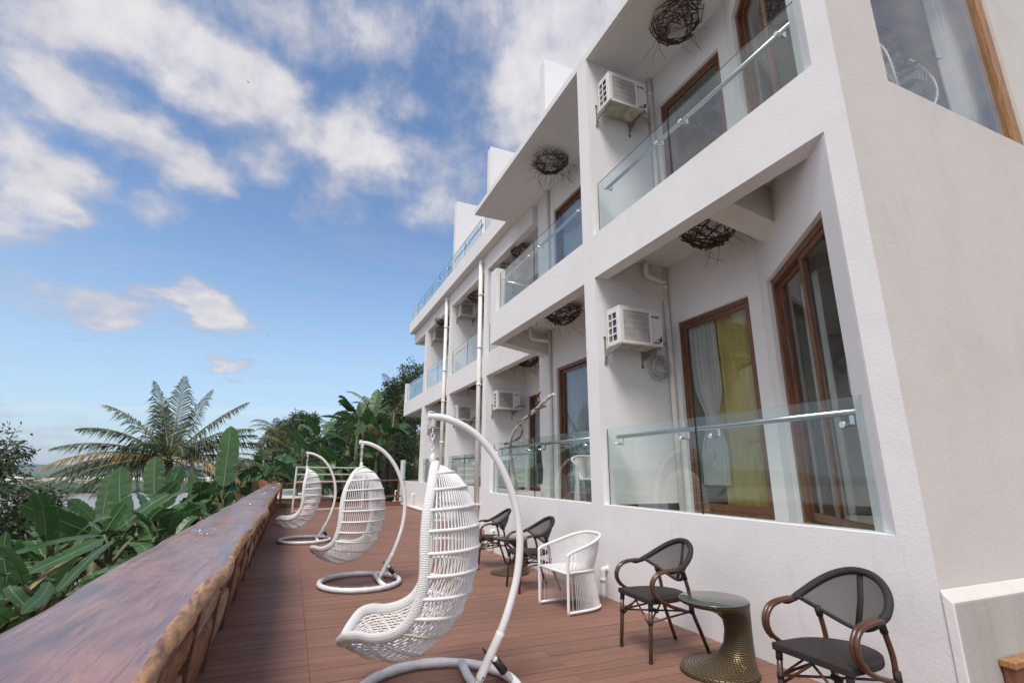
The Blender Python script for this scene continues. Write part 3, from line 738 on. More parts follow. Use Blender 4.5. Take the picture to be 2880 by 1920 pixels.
# ================================================================== AIR CONDITIONERS
def make_ac(label):
    root = thing('air_conditioner', label, 'air conditioner', (0, 0, 0), 'air conditioner units on the balcony dividers')
    W_, D0, D1, H_ = .72, -.38, -.08, .53
    mb = MB()   # casing: shell with a grille opening in front and a coil opening at the side
    mb.box(0, W_, D0, D1, .505, H_); mb.box(0.002, W_, D0 + .012, D1, .02, .03); mb.box(W_ - .02, W_, D0 + .012, D1, .03, .505); mb.box(0.03, W_ - .02, D1 - .015, D1, .03, .505)
    mb.box(0, .065, D0, D0 + .012, 0, .505); mb.box(.505, W_, D0, D0 + .012, 0, .505); mb.box(.065, .505, D0, D0 + .012, 0, .04); mb.box(.065, .505, D0, D0 + .012, .47, .505)
    mb.box(.512, .53, D0 - .012, D0, .03, .49)
    ys = [D1, D1 - .025, D1 - .115, D1 - .135, D1 - .215, D0 + .012]
    mb.box(0, .012, D0 + .012, D0 + .085, 0, .505); mb.box(0, .012, D1 - .02, D1, 0, .505)
    mb.box(0, .012, D1 - .125, D1 - .11, .03, .475)
    zz_ = [.03, .135, .24, .345, .45]
    for z in zz_: mb.box(-.001, .0115, D0 + .085, D1 - .02, z, z + .022)
    mb.box(0, .012, D0 + .085, D1 - .02, 0, .03); mb.box(0, .012, D0 + .085, D1 - .02, .472, .505)
    mb.build('casing', 'ac_white', root, .004)
    mb = MB(); mb.box(.02, .025, D0 + .086, D1 - .112, .03, .48, 0); mb.box(.02, .025, D1 - .111, D1 - .02, .03, .48, 1); mb.build('coil', ['ac_coil', 'ac_grey'], root)
    mb = MB(); mb.box(.06, .51, D0 + .05, D0 + .055, .03, .48)
    mb.build('fan_housing', 'ac_grey', root)
    mb = MB(); c = (.285, D0 + .045, .255)
    ring = [(c[0] + .195 * math.cos(a), c[1], c[2] + .195 * math.sin(a)) for a in [k * math.pi / 16 for k in range(32)]]
    b0 = len(mb.v); mb.v += ring; mb.face(list(range(b0, b0 + 32)))
    for k in range(3):
        a0 = k * 2.094 + .4; pts = [(c[0] + r * math.cos(a0 + da), c[1] - .012 + .01 * da, c[2] + r * math.sin(a0 + da)) for r, da in ((.04, 0), (.18, .1), (.185, .75), (.05, 1.0))]
        b0 = len(mb.v); mb.v += pts; mb.face([b0, b0 + 1, b0 + 2, b0 + 3], 1)
    mb.build('fan', ['ac_dark', 'ac_grey'], root)
    mb = MB()
    for k in range(30): x = .07 + k * .4305 / 29; mb.box(x - 0.0019, x + .0019, D0 + .002, D0 + .008, .04, .47)
    for k in range(5): z = .08 + k * .088; mb.box(.066, .505, D0 + .008, D0 + .012, z - .002, z + .002)
    mb.build('grille', 'ac_white', root)
    mb = MB(); mb.box(.0, W_, D0, D1, -.012, 0)
    for k in range(3): mb.box(.1 + k * .2, .2 + k * .2, D0 + .06, D1 - .06, -.02, -.012)
    mb.tube([(.36, -.23, -.03), (.36, -.23, -.012)], .05, 14)
    mb.build('base_pan', 'ac_pan', root)
    M = Matrix.Translation((.575, D0 - .001, .41)) @ Matrix.Rotation(R(90), 4, 'X')
    text_mesh('logo', 'GREE', .042, 'logo_black', root, M, .0012)
    mb = MB(); mb.tube([(.555, D0 - .002, .425), (.555, D0 + .001, .425)], .014, 14, m=0, smooth=False); mb.box(.5535, .562, D0 - .003, D0 - .002, .412, .426, 1); mb.build('emblem', ['logo_black', 'logo_red'], root)
    mb = MB(); yy = D0 - .001
    def quad(p, m): b0 = len(mb.v); mb.v += [(a, yy, b) for a, b in p]; mb.face([b0, b0 + 1, b0 + 2, b0 + 3], m)
    quad([(.545, .035), (.568, .035), (.705, .13), (.705, .155)], 0); yy -= .0005
    quad([(.572, .035), (.640, .035), (.705, .083), (.705, .126)], 1)
    mb.build('sticker', ['logo_red', 'logo_blue'], root)
    M = Matrix.Translation((.612, D0 - .003, .045)) @ Matrix.Rotation(R(90), 4, 'X') @ Matrix.Rotation(R(35), 4, 'Z')
    text_mesh('sticker_text', 'AJ', .052, 'logo_white', root, M, .001)
    for x in (-.015, .62):
        mb = MB(); t = .02
        mb.box(x, x + t, -.012, 0, -.20, .14)
        mb.hexa([(x, -.42, -.05), (x + t, -.42, -.05), (x + t, -.012, -.14), (x, -.012, -.14), (x, -.42, -.022), (x + t, -.42, -.022), (x + t, -.012, -.022), (x, -.012, -.022)])
        mb.box(x - .01, x + t + .01, -.016, 0, -.24, -.20); mb.box(x - .01, x + t + .01, -.016, 0, .14, .165)
        mb.build('bracket', 'bracket_metal', root, .002)
    mb = MB(); mb.tube(smooth_path([(.70, -.2, .12), (.78, -.15, .13), (.90, -.08, .15), (1.05, -.03, .16)], 5), .022, 8); mb.build('hose', 'hose', root)
    return root
ac0 = make_ac('white outdoor air conditioner with a hose coil beside the olive-curtained door')
ac0.location = (3.92, 5.80, 3.215)
mb = MB()
for k, (rr, dz) in enumerate(((.135, 0), (.125, -.03), (.14, -.06))):
    mb.tube([(.86 + rr * math.cos(a), -.13 + .02 * k + .02 * math.sin(a * 2), -.20 + dz + rr * .95 * math.sin(a)) for a in [i * math.pi / 10 for i in range(20)]], .018, 8, closed=True)
mb.tube(smooth_path([(.70, -.2, .1), (.76, -.15, -.02), (.74, -.12, -.14), (.73, -.12, -.2)], 5), .018, 8)
coil = mb.build('hose_coil', 'hose', ac0)
coil_children = [coil]
acs = [((3.955, 5.80, 7.115), 'upper outdoor air conditioner under the projecting roof, nearest the camera'),
       ((5.20, 13.62, 3.262), 'outdoor air conditioner above the white driftwood branch'),
       ((5.20, 17.5, 3.305), 'outdoor air conditioner between the two tall drainpipes, ground floor'),
       ((5.20, 21.3, 3.30), 'farthest ground floor air conditioner, mostly behind a drainpipe'),
       ((5.20, 13.62, 7.18), 'upper air conditioner just visible over the second balcony glass'),
       ((5.20, 17.5, 7.19), 'upper air conditioner between the two tall drainpipes'),
       ((5.20, 21.3, 7.18), 'farthest upper air conditioner, left of the left drainpipe'),
       ((5.25, 17.35, 8.98), 'air conditioner on the roof terrace behind its glass')]
for l, lab in acs:
    o = dup(ac0, l, None, lab)
    for ch in list(o.children):
        if ch.name.startswith('hose_coil'): bpy.data.objects.remove(ch)

# ================================================================== NEST LAMPS
def make_nest(seed, straggle, label):
    rnd = random.Random(seed)
    root = thing('nest_lamp', label, 'ceiling lamp', (0, 0, 0), 'twig nest lamps under the balcony ceilings')
    mb = MB(); mb.lathe([(0.0, -.10), (.17, -.10), (.195, -.085), (.20, 0), (.0, 0)], n=24); mb.build('lampshade', 'lamp_white', root)
    mb = MB()
    def bowl(a, h):   # h 0 rim .. 1 bottom
        r = .40 * (1 - .62 * h ** 1.5) + rnd.uniform(-.035, .035)
        return Vector((r * math.cos(a), r * math.sin(a) * .92, -.055 - .27 * h + rnd.uniform(-.02, .02)))
    for k in range(150):
        a = rnd.uniform(0, 6.283); h = rnd.random() ** .7
        da = rnd.uniform(.25, 1.0) * rnd.choice((-1, 1)); h2 = min(1, max(0, h + rnd.uniform(-.55, .55)))
        p, q_ = bowl(a, h), bowl(a + da, h2); mid = (p + q_) / 2
        if k % 3: mid = mid * rnd.uniform(1.0, 1.10)
        mid.z = (p.z + q_.z) / 2 + rnd.uniform(-.02, .02)
        d_ = (q_ - p) * rnd.uniform(.02, .16)
        r0 = rnd.uniform(.0045, .0105)
        mb.tube(smooth_path([p - d_, mid, q_ + d_], 2), [r0, r0, r0 * .95, r0 * .85, r0 * .7], 5)
    for k in range(straggle):
        a = rnd.uniform(0, 6.283); p = bowl(a, rnd.uniform(.2, 1)); o_ = Vector((math.cos(a), math.sin(a), 0))
        L = rnd.uniform(.12, .42)
        pts = [p, p + o_ * L * .35 + Vector((rnd.uniform(-.05, .05), rnd.uniform(-.05, .05), -L * .25)), p + o_ * L * rnd.uniform(.3, .7) + Vector((rnd.uniform(-.12, .12), rnd.uniform(-.12, .12), -L * rnd.uniform(.5, 1)))]
        mb.tube(smooth_path(pts, 4), .0028, 4)
    mb.build('nest', 'twig', root)
    return root
n0 = make_nest(3, 10, 'dark twig nest lamp over the nearest ground floor balcony'); n0.location = (4.5, 4.28, 4.598)
n1 = make_nest(9, 60, 'straggly twig nest lamp under the roof, left of the tall divider wall'); n1.location = (4.47, 8.40, 8.128)
for src, l, rz, lab in ((n0, (4.60, 4.56, 8.128), 1.1, 'dark twig nest lamp under the roof over the nearest upper balcony'), (n0, (4.47, 8.02, 4.598), 2.2, 'twig nest lamp over the second ground floor balcony'),
                        (n1, (5.52, 11.9, 4.598), .7, 'straggly nest lamp over the driftwood branch'), (n1, (5.54, 16.1, 4.598), 1.9, 'nest lamp beside the right drainpipe, ground floor'),
                        (n1, (5.54, 16.1, 7.758), 2.9, 'nest lamp beside the right drainpipe, upper floor'), (n1, (5.45, 12.0, 7.758), 4.0, 'nest lamp above the second upper balcony glass, behind the roof end'),
                        (n1, (5.45, 20.1, 4.598), 5, 'farthest ground floor nest lamp by the left drainpipe'), (n1, (5.3, 19.6, 7.758), 3.3, 'farthest upper nest lamp by the left drainpipe')):
    dup(src, l, rz, lab)

# ================================================================== HANGING EGG CHAIRS
def lerp_path(keys, t):
    """keys: list of (param, *vals) with smooth interpolation"""
    for a, b in zip(keys, keys[1:]):
        if t <= b[0]:
            i = keys.index(a); u = (t - a[0]) / (b[0] - a[0])
            p0 = keys[i - 1] if i else a; p3 = keys[i + 2] if i + 2 < len(keys) else b
            return [0.5 * ((2 * a[j]) + (b[j] - p0[j]) * u + (2 * p0[j] - 5 * a[j] + 4 * b[j] - p3[j]) * u * u + (3 * a[j] - p0[j] - 3 * b[j] + p3[j]) * u ** 3) for j in range(1, len(a))]
    return list(keys[-1][1:])
# local: f = forward is -x, y sideways, z up from the floor
RIM = [(0.0, .03, .0, 1.565), (.06, .028, .14, 1.53), (.14, .02, .25, 1.43), (.25, .0, .345, 1.25), (.36, -.005, .385, 1.06), (.47, .0, .40, .86), (.56, -.03, .40, .70), (.63, -.09, .395, .59), (.69, -.18, .385, .535), (.76, -.29, .365, .515), (.83, -.385, .34, .525), (.90, -.47, .295, .505), (.96, -.525, .175, .44), (1.0, -.535, .0, .405)]
SPINE = [(0.0, .03, 1.565), (.06, .13, 1.535), (.14, .25, 1.45), (.25, .345, 1.27), (.36, .385, 1.07), (.47, .375, .86), (.56, .325, .68), (.63, .255, .54), (.69, .16, .42), (.76, .03, .325), (.83, -.12, .285), (.90, -.27, .30), (.96, -.42, .35), (1.0, -.52, .395)]
def egg_pt(t, u):
    x, wv_, z = lerp_path(RIM, t); sx, sz = lerp_path(SPINE, t)
    c, s_ = math.cos(u), math.sin(u)
    c = max(c, 0) ** 0.85
    return Vector((x + (sx - x) * c, wv_ * s_, z + (sz - z) * c))
def make_egg(label):
    root = thing('hanging_chair', label, 'hanging chair', (0, 0, 0), 'hanging egg chairs on the deck')
    H2 = math.pi / 2
    # strands
    mb = MB(); NS = 46
    for k in range(NS):
        u = -H2 + math.pi * (k + .5) / NS
        u = u * (0.93 + .07 * abs(u) / H2)
        ts = [i / 40 for i in range(1, 40)]
        mb.tube([egg_pt(t, u) for t in ts], .0052, 5, cap=False)
    mb.build('woven_shell', 'white_wicker', root)
    # diagonal lattice in seat and low back
    mb = MB()
    for sgn in (-1, 1):
        for k in range(34):
            u0 = -H2 * 1.6 + math.pi * 1.6 * k / 33
            pts = []
            for i in range(26):
                t = .60 + .34 * i / 25; u = u0 + sgn * (i / 25 - .5) * 1.5
                if abs(u) < H2 * .96: pts.append(egg_pt(t, u) * 1.0 + Vector((-.012, 0, .008)))
            if len(pts) > 3: mb.tube(pts, .0029, 4, cap=False)
    mb.build('seat_lattice', 'white_wicker', root)
    # hoops
    for k, t in enumerate((.10, .175, .25, .325, .40, .475, .545, .61, .675, .76, .84, .91)):
        mb = MB(); pts = [egg_pt(t, -H2 + math.pi * i / 28) for i in range(29)]
        c_ = egg_pt(t, 0) * .0 + Vector((lerp_path(RIM, t)[0], 0, lerp_path(RIM, t)[2]))
        pts = [c_ + (p - c_) * 1.018 for p in pts]
        mb.tube(pts, .0125 if k < 8 else .011, 8)
        mb.build('hoop', 'old_rope' if k == 8 else ('grey_rope' if k > 8 else 'white_wicker'), root)
    # rim band
    up = []
    ts = [i / 60 for i in range(61)]
    side1 = [Vector((lerp_path(RIM, t)[0], -lerp_path(RIM, t)[1], lerp_path(RIM, t)[2])) for t in ts]
    side2 = [Vector((p.x, -p.y, p.z)) for p in side1][::-1]
    loop = side1 + side2[1:-1]
    mb = MB()
    N = len(loop); n = 12; rows = []; cen = Vector((0, 0, .95)); ln = 0
    for i, p in enumerate(loop):
        t = (loop[(i + 1) % N] - loop[i - 1]).normalized()
        tt = ts[i] if i < 61 else ts[120 - i]
        sx, sz = lerp_path(SPINE, tt); sp = Vector((sx, 0, sz)); back = (sp - Vector((p.x, 0, p.z)))
        if back.length < .03: back = Vector((.05, 0, .01)) if tt < .5 else Vector((.03, 0, -.06))
        a = (back - t * back.dot(t)).normalized(); b_ = t.cross(a)
        wd = .036
        rows.append([p + a * (math.cos(2 * math.pi * k / n) * wd + .02) + b_ * (math.sin(2 * math.pi * k / n) * .019) for k in range(n)])
    rows.append(rows[0])
    mb.grid(rows, 0, True, lambda i, j: (j / n * 2.0, i * .30), True)
    mb.build('rim', 'rim_weave', root)
    # crown loop, chain, spring
    mb = MB()
    mb.lathe([(.012, 1.56), (.03, 1.575), (.022, 1.62), (.008, 1.645)], (.03, 0, 0), 12); mb.build('crown', 'white_wicker', root)
    mb = MB(); z = 1.625; xs = .022
    for k in range(5):
        L_ = .038; ring = [(xs + (0.013 * math.cos(a) if k % 2 else 0), (0 if k % 2 else 0.013 * math.cos(a)), z + L_ * .62 + L_ * .62 * math.sin(a)) for a in [i * math.pi / 7 for i in range(14)]]
        mb.tube(ring, .0042, 6, closed=True); z += L_ * 1.03
    mb.build('chain', 'white_metal', root)
    mb = MB(); z0 = z + .012
    mb.tube([(xs + .019 * math.cos(i * .7), .019 * math.sin(i * .7), z0 + i * .00125) for i in range(44)], .0048, 5)
    mb.tube([(xs, 0, z0 - .01), (xs, 0, z0 + .07)], .010, 8)
    mb.tube([(xs + .014 * math.cos(a), 0, z0 + .073 + .014 * math.sin(a)) for a in [i * math.pi / 6 for i in range(12)]], .004, 6, closed=True)
    mb.build('spring', 'white_metal', root)
    return root
def make_stand(label):
    root = thing('chair_stand', label, 'chair stand', (0, 0, 0), 'curved stands of the hanging chairs')
    mb = MB()
    P = [(-.155, 1.917), (0.0, 1.900), (.20, 1.80), (.365, 1.625), (.475, 1.42), (.545, 1.20), (.568, .985), (.548, .755), (.495, .555), (.425, .375), (.352, .235), (.262, .06)]
    path = smooth_path([(x, 0, z) for x, z in P], 6)
    mb.tube(path, [.0275] * len(path), 14)
    mb.tube(path[-13:-1], .0315, 14)
    mb.tube([(-.13, 0, 1.915), (-.13, 0, 1.955)], .014, 10); mb.tube([(-.13, 0, 1.945), (-.13, 0, 1.953)], .024, 12)
    mb.build('curved_pole', 'white_metal', root)
    mb = MB(); rnd = random.Random(4); N = 72; ring = []
    for i in range(N):
        a = 2 * math.pi * i / N; ring.append((.53 * math.cos(a), .57 * math.sin(a), .042))
    mb.tube(ring, [.033 + rnd.uniform(-.0025, .003) for _ in range(N)], 12, closed=True)
    mb.tube([(.27, -.475, .045), (.25, -.2, .045), (.25, .2, .045), (.27, .475, .045)], [.032, .03, .031, .034], 10)
    mb.build('base_ring', 'tape_wrap', root)
    mb = MB(); mb.tube([(.345, 0, .25), (.50, 0, .06)], .022, 10); mb.build('brace', 'white_metal', root)
    mb = MB(); mb.tube([(.385, 0, .20), (.455, 0, .115)], .029, 8); mb.tube([(.355, .004, .215), (.30, .03, .275)], [.02, .004], 5); mb.build('tape', 'black_tape', root)
    mb = MB()
    for p in ((.345, -.032, .21), (.29, -.034, .11)): mb.tube([Vector(p), Vector(p) + Vector((0, -.012, 0))], .007, 8)
    mb.build('bolt', 'chrome', root)
    return root
stand0 = make_stand('curved white stand of the nearest hanging chair, wrapped base ring at the frame edge'); stand0.location = (1.085, 3.79, 0); stand0.rotation_euler = (0, 0, R(-3)); stand0.scale = (1.05, 1, 1)
egg0 = make_egg('nearest white wicker egg chair hanging side-on over the deck'); egg0.location = (.945, 3.80, 0); egg0.rotation_euler = (0, 0, R(-16))
s1 = dup(stand0, (1.03, 7.72, 0), 0, 'curved white stand of the middle hanging chair'); s1.scale = (1, 1, 1)
s2 = dup(stand0, (.435, 12.72, 0), 0, 'curved white stand of the farthest hanging chair'); s2.scale = (1, 1, 1)
dup(egg0, (.905, 7.72, 0), R(-38), 'middle white wicker egg chair seen from behind')
dup(egg0, (.30, 12.72, 0), R(-2), 'farthest white wicker egg chair, in front of the white rail frame')

# ================================================================== ARMCHAIRS
def make_bistro(label):
    """local: front edge of the seat at x=0, back towards +x"""
    root = thing('armchair', label, 'armchair', (0, 0, 0), 'dark sling armchairs along the hotel wall')
    mb = MB()   # seat: D-shaped sling pad
    out = []
    for i in range(17):
        a = -math.pi / 2 + math.pi * i / 16
        out.append((.20 + .29 * math.cos(a) if abs(a) < 1.5 else .2, .25 * math.sin(a)))
    poly = [(0, -.25)] + out + [(0, .25)]
    mb.prism(poly, .435, .478); mb.build('seat', 'dark_sling', root, .008)
    # back rail / arms
    top = []
    for i in range(33):
        a = -math.pi * .5 + math.pi * i / 32
        c = max(0, math.cos(a)); top.append(Vector((.23 + .345 * c ** .8, .285 * math.sin(a), .685 + .205 * c ** 1.25)))
    lowc = []
    for i in range(33):
        s_ = -1 + 2 * i / 32
        lowc.append(Vector((.30 + .175 * (1 - abs(s_) ** 2.2), .272 * s_, .715 - .155 * (1 - abs(s_) ** 1.7))))
    rows = []
    i0, i1 = 5, 27
    nn = i1 - i0 + 1
    for k in range(9):
        v = k / 8
        rows.append([top[i0 + j].lerp(Vector((lowc[0].lerp(lowc[0], 0)).to_tuple()) if False else lowc[int(round(32 * j / (nn - 1)))], v) + Vector((.02 * math.sin(v * math.pi), 0, 0)) for j in range(nn)])
    mb = MB(); mb.grid(rows); mb.build('back_panel', 'mesh_sling', root)
    mb = MB()
    mb.tube([top[0] + Vector((-.03, 0, .004))] + top + [top[32] + Vector((-.03, 0, .004))], [.020] * 2 + [.021] + [.024] * 29 + [.021] + [.020] * 2, 10)
    mb.tube(lowc, .013, 8)
    mb.tube([top[16], rows[4][nn // 2] + Vector((-.004, 0, 0)), lowc[16]], .017, 8, flat=(.4, 1.2), up=(1, 0, 0))
    mb.build('back_frame', 'dark_sling', root)
    for sg in (-1, 1):
        for off in (0, .026):
            pass
        mb = MB()
        for off in (-.014, .014):
            y = sg * (.285 + off * .9)
            arm = smooth_path([(.26, y, .70), (.14, y, .692), (.06, y, .665), (.015, y, .60), (.03, y, .525), (.10, y * .985, .465), (.22, y * .93, .41), (.36, y * .86, .365)], 5)
            mb.tube(arm if off < 0 else arm[:24], .0145, 8)
        mb.build('arm', 'cane', root)
    for sg in (-1, 1):
        mb = MB(); mb.tube([(.03, sg * .223, .44), (.012, sg * .223, .20), (-.002, sg * .226, 0)], [.018, .0175, .015], 10)
        mb.tube([(.026, sg * .223, .385), (.03, sg * .223, .44)], .021, 10, m=1); mb.tube([(.018, sg * .223, .28), (.0205, sg * .223, .318)], .021, 10, m=1); mb.tube([(-.002, sg * .226, 0), (-.001, sg * .226, .02)], .017, 10, m=1)
        mb.build('leg', ['cane', 'cane_wrap'], root)
        mb = MB(); mb.tube(smooth_path([(.392, sg * .20, .66), (.425, sg * .202, .56), (.445, sg * .205, .47), (.45, sg * .21, .36), (.52, sg * .225, .17), (.585, sg * .235, 0)], 4), .0165, 10)
        mb.tube([(.449, sg * .21, .33), (.447, sg * .21, .40)], .022, 10, m=1); mb.tube([(.412, sg * .201, .60), (.394, sg * .20, .655)], .022, 10, m=1)
        mb.build('leg', ['cane', 'cane_wrap'], root)
    mb = MB()
    for sg in (-1, 1):
        mb.tube([(.02, sg * .223, .30), (.452, sg * .21, .35)], .009, 6); mb.tube([(.02, sg * .22, .30), (.2, sg * .13, .42)], .007, 6)
        mb.tube([(.02, sg * .22, .255), (.03, 0, .425)], .008, 6)
    mb.tube([(.02, -.22, .30), (.45, .21, .35)], .008, 6); mb.tube([(.02, .22, .30), (.45, -.21, .35)], .008, 6); mb.tube([(.22, -.03, .325), (.22, .03, .325)], .018, 8, m=1)
    mb.build('stretcher', ['cane', 'cane_wrap'], root)
    return root
ch = make_bistro('dark sling armchair nearest the camera, at the right end by the hotel corner'); ch.location = (2.89, 2.34, 0)
dup(ch, (2.875, 4.00, 0), R(-4), 'dark sling armchair between the wicker table and the white string armchair')
dup(ch, (2.86, 6.62, 0), R(-2), 'dark sling armchair just left of the white string armchair')
dup(ch, (2.93, 8.34, 0), R(-7), 'farthest dark sling armchair, by the foot of the drainpipe')

def make_string_chair(label):
    root = thing('string_armchair', label, 'armchair', (0, 0, 0), 'white string armchairs')
    def U(w_, d_, x0, zf, zb, n=40, front=True, rnd_=.55):
        pts = []
        for i in range(n + 1):
            s_ = i / n
            a = -math.pi / 2 + math.pi * s_
            ca = max(0, math.cos(a)) ** rnd_
            sa = math.copysign(abs(math.sin(a)) ** .75, math.sin(a))
            x = x0 + (d_ - x0) * ca
            pts.append(Vector((x, w_ * sa, zf + (zb - zf) * ca ** 1.2)))
        return pts
    NU = 64
    topU = U(.30, .60, .03, .64, .80, NU); seatU = U(.265, .50, .02, .425, .425, NU); baseU = U(.29, .57, .01, .03, .03, NU)
    mb = MB()
    mb.tube(smooth_path([(0, -.29, 0), (.0, -.293, .3), (.0, -.298, .57), (.02, -.30, .625)] + [tuple(p) for p in topU[2:-2:3]] + [(.02, .30, .625), (.0, .298, .57), (.0, .293, .3), (0, .29, 0)], 4), .0165, 10)
    mb.tube([(0, -.29, .03)] + baseU[1:-1] + [(0, .29, .03)], .015, 10)
    mb.tube([(0, -.28, .425), (0, .28, .425)], .015, 10)
    mb.tube([(0, -.28, .425)] + seatU[1:-1] + [(0, .28, .425)], .013, 8)
    mb.build('frame', 'white_metal', root)
    mb = MB()
    for k in range(NU * 1 + 1):
        for dl in (0, .5):
            i = k + dl
            if i > NU: continue
            def at(P_): a_ = P_[int(i)]; b_ = P_[min(int(i) + 1, NU)]; return a_.lerp(b_, i - int(i))
            mb.tube([at(topU), at(topU).lerp(at(seatU), .5) + Vector((.01, 0, 0)), at(seatU)], .0029, 4, cap=False)
    mb.build('back_strings', 'white_wicker', root)
    mb = MB()
    for k in range(NU + 1):
        for dl in (0, .5):
            i = k + dl
            if i > NU: continue
            def at(P_): a_ = P_[int(i)]; b_ = P_[min(int(i) + 1, NU)]; return a_.lerp(b_, i - int(i))
            mb.tube([at(seatU), at(baseU)], .0029, 4, cap=False)
    mb.build('skirt_strings', 'white_wicker', root)
    mb = MB(); mb.prism([(0.0, -.275)] + [(p.x, p.y) for p in seatU[1:-1]] + [(0.0, .275)], .418, .440); mb.build('seat', 'rim_weave', root, .004)
    return root
wc = make_string_chair('white string armchair on the deck against the hotel wall'); wc.location = (2.885, 5.52, 0); wc.rotation_euler = (0, 0, R(6))
dup(wc, (4.42, 6.95, .98), R(75), 'white string armchair behind the glass of the second ground floor balcony')
dup(wc, (5.6, 15.0, .98), R(70), 'white string armchair behind the glass between the drainpipes')
dup(wc, (5.6, 22.6, .98), R(70), 'white string armchair behind the farthest ground floor balcony glass')

def make_table(label):
    root = thing('wicker_table', label, 'side table', (0, 0, 0), 'bronze wicker side tables')
    r_ = Vector((.92, -.39))
    prof = [(0.0, .290, .0), (.012, .298, 0), (.03, .288, 0.0), (.042, .262, .02), (.055, .225, .055), (.08, .178, .105), (.12, .138, .145), (.19, .112, .170), (.28, .103, .178), (.35, .108, .174), (.395, .132, .148), (.425, .172, .105), (.447, .215, .058), (.46, .252, .02), (.475, .268, .004), (.487, .27, 0)]
    mb = MB(); rows = []
    N = 44
    for z, rad, o_ in prof: rows.append([(r_.x * o_ + rad * math.cos(2 * math.pi * k / N), r_.y * o_ + rad * math.sin(2 * math.pi * k / N), z) for k in range(N)])
    Ls = [0]
    for (z0, r0, o0), (z1, r1, o1) in zip(prof, prof[1:]): Ls.append(Ls[-1] + math.hypot(z1 - z0, r1 - r0))
    mb.grid(rows, 0, True, lambda i, j: (j * 1.0, Ls[i] * 40), True)
    mb.build('body', 'bronze_wicker', root)
    mb = MB(); mb.lathe([(0, .487), (.262, .487), (.268, .490), (.268, .497), (.263, .500), (0, .500)], n=48); mb.build('glass_top', 'tabletop_glass', root)
    return root
tb = make_table('bronze wicker side table with a round glass top between the two nearest dark armchairs'); tb.location = (3.245, 3.43, 0); tb.scale = (1, 1, 1.05)
dup(tb, (3.27, 7.70, 0), R(5), 'bronze wicker side table with glass top between the two far dark armchairs')
# ================================================================== DECK
rd = random.Random(11)
mb = MB(); BW, GAP = .142, .006
y = -3.0; row = 0
while y < 25.0:
    x0, x1 = -.62, (XF - .002 if y < 10.25 else X2 - .002)
    if 1.93 < y + BW and y < 2.1: x1 = XF - .02
    if y + BW <= 2.0: x1 = 9.0
    cuts = [x0, .29, 2.19 + (0 if row % 2 else -.62), x1]
    cuts = [c for c in cuts if c < x1 - .2] + [x1]
    for a, b in zip(cuts, cuts[1:]):
        dz = rd.uniform(-.0012, .0012)
        mb.box(a + .0015, b - .0015, y + GAP / 2, y + BW - GAP / 2, -.025, dz)
    y += BW; row += 1
structure(mb.build('wooden_deck', 'deck'))
mb = MB(); mb.box(-.62, 5.0, -3, 25.0, -.30, -.03); mb.box(5.0, 9, -3, 1.96, -.30, -.03)
structure(mb.build('deck_base', 'deck_gap'))

# ================================================================== BAR COUNTER
ZT = 1.03
bar = thing('bar_counter', 'long varnished live-edge wooden bar counter along the seaward edge of the deck', 'bar counter', (-.5, 12, 0))
def nz(y, s, k): return noise.noise(Vector((y * s, k, 0.3)))
rows = []
y = -.6; N = 230
ysl = []
while y < 24.25:
    ysl.append(y); y += .045 if y < 6 else .11
for y in ysl:
    xl = -.795 + .03 * nz(y, .9, 1) + .015 * nz(y, 3.1, 2) + .02 * nz(y, .25, 3)
    xr = -.255 + .05 * nz(y, .6, 5) + .022 * nz(y, 1.7, 6) + .006 * nz(y, 7, 7) + .03 * nz(y, .27, 8)
    zb = ZT - .105 - .02 * nz(y, 2.2, 9)
    e1 = .035 + .022 * nz(y, 1.3, 11)
    rows.append([(xl + .03, y, zb), (xl, y, ZT - .04), (xl + .012, y, ZT - .006)] + [(xl + .03 + (xr - e1 - xl - .03) * k / 6, y, ZT + .0015 * nz(y + k, 2, 4)) for k in range(7)] +
                [(xr - e1 * .4, y, ZT - .008), (xr, y, ZT - .030 - .01 * nz(y, 5, 13)), (xr + .008 * nz(y, 9, 15) - .006, y, ZT - .062), (xr - .03 + .012 * nz(y, 6, 14), y, zb + .01), (xr - .07, y, zb)])
mb = MB(); nC = len(rows[0]); mb.grid(rows)
nq = nC - 1
for i in range(len(mb.f)):
    j = i % nq
    mb.mi[i] = 0 if 2 <= j <= 8 else 1
b0 = 0
mb.face([k for k in range(nC)], 1); mb.face([(len(rows) - 1) * nC + k for k in range(nC)][::-1], 1)
for i in range(len(rows) - 1): mb.face([i * nC, i * nC + nC - 1, (i + 1) * nC + nC - 1, (i + 1) * nC][::-1], 1)
mb.build('counter_top', ['slab', 'edge_wood'], bar)
yy = .2; k = 0
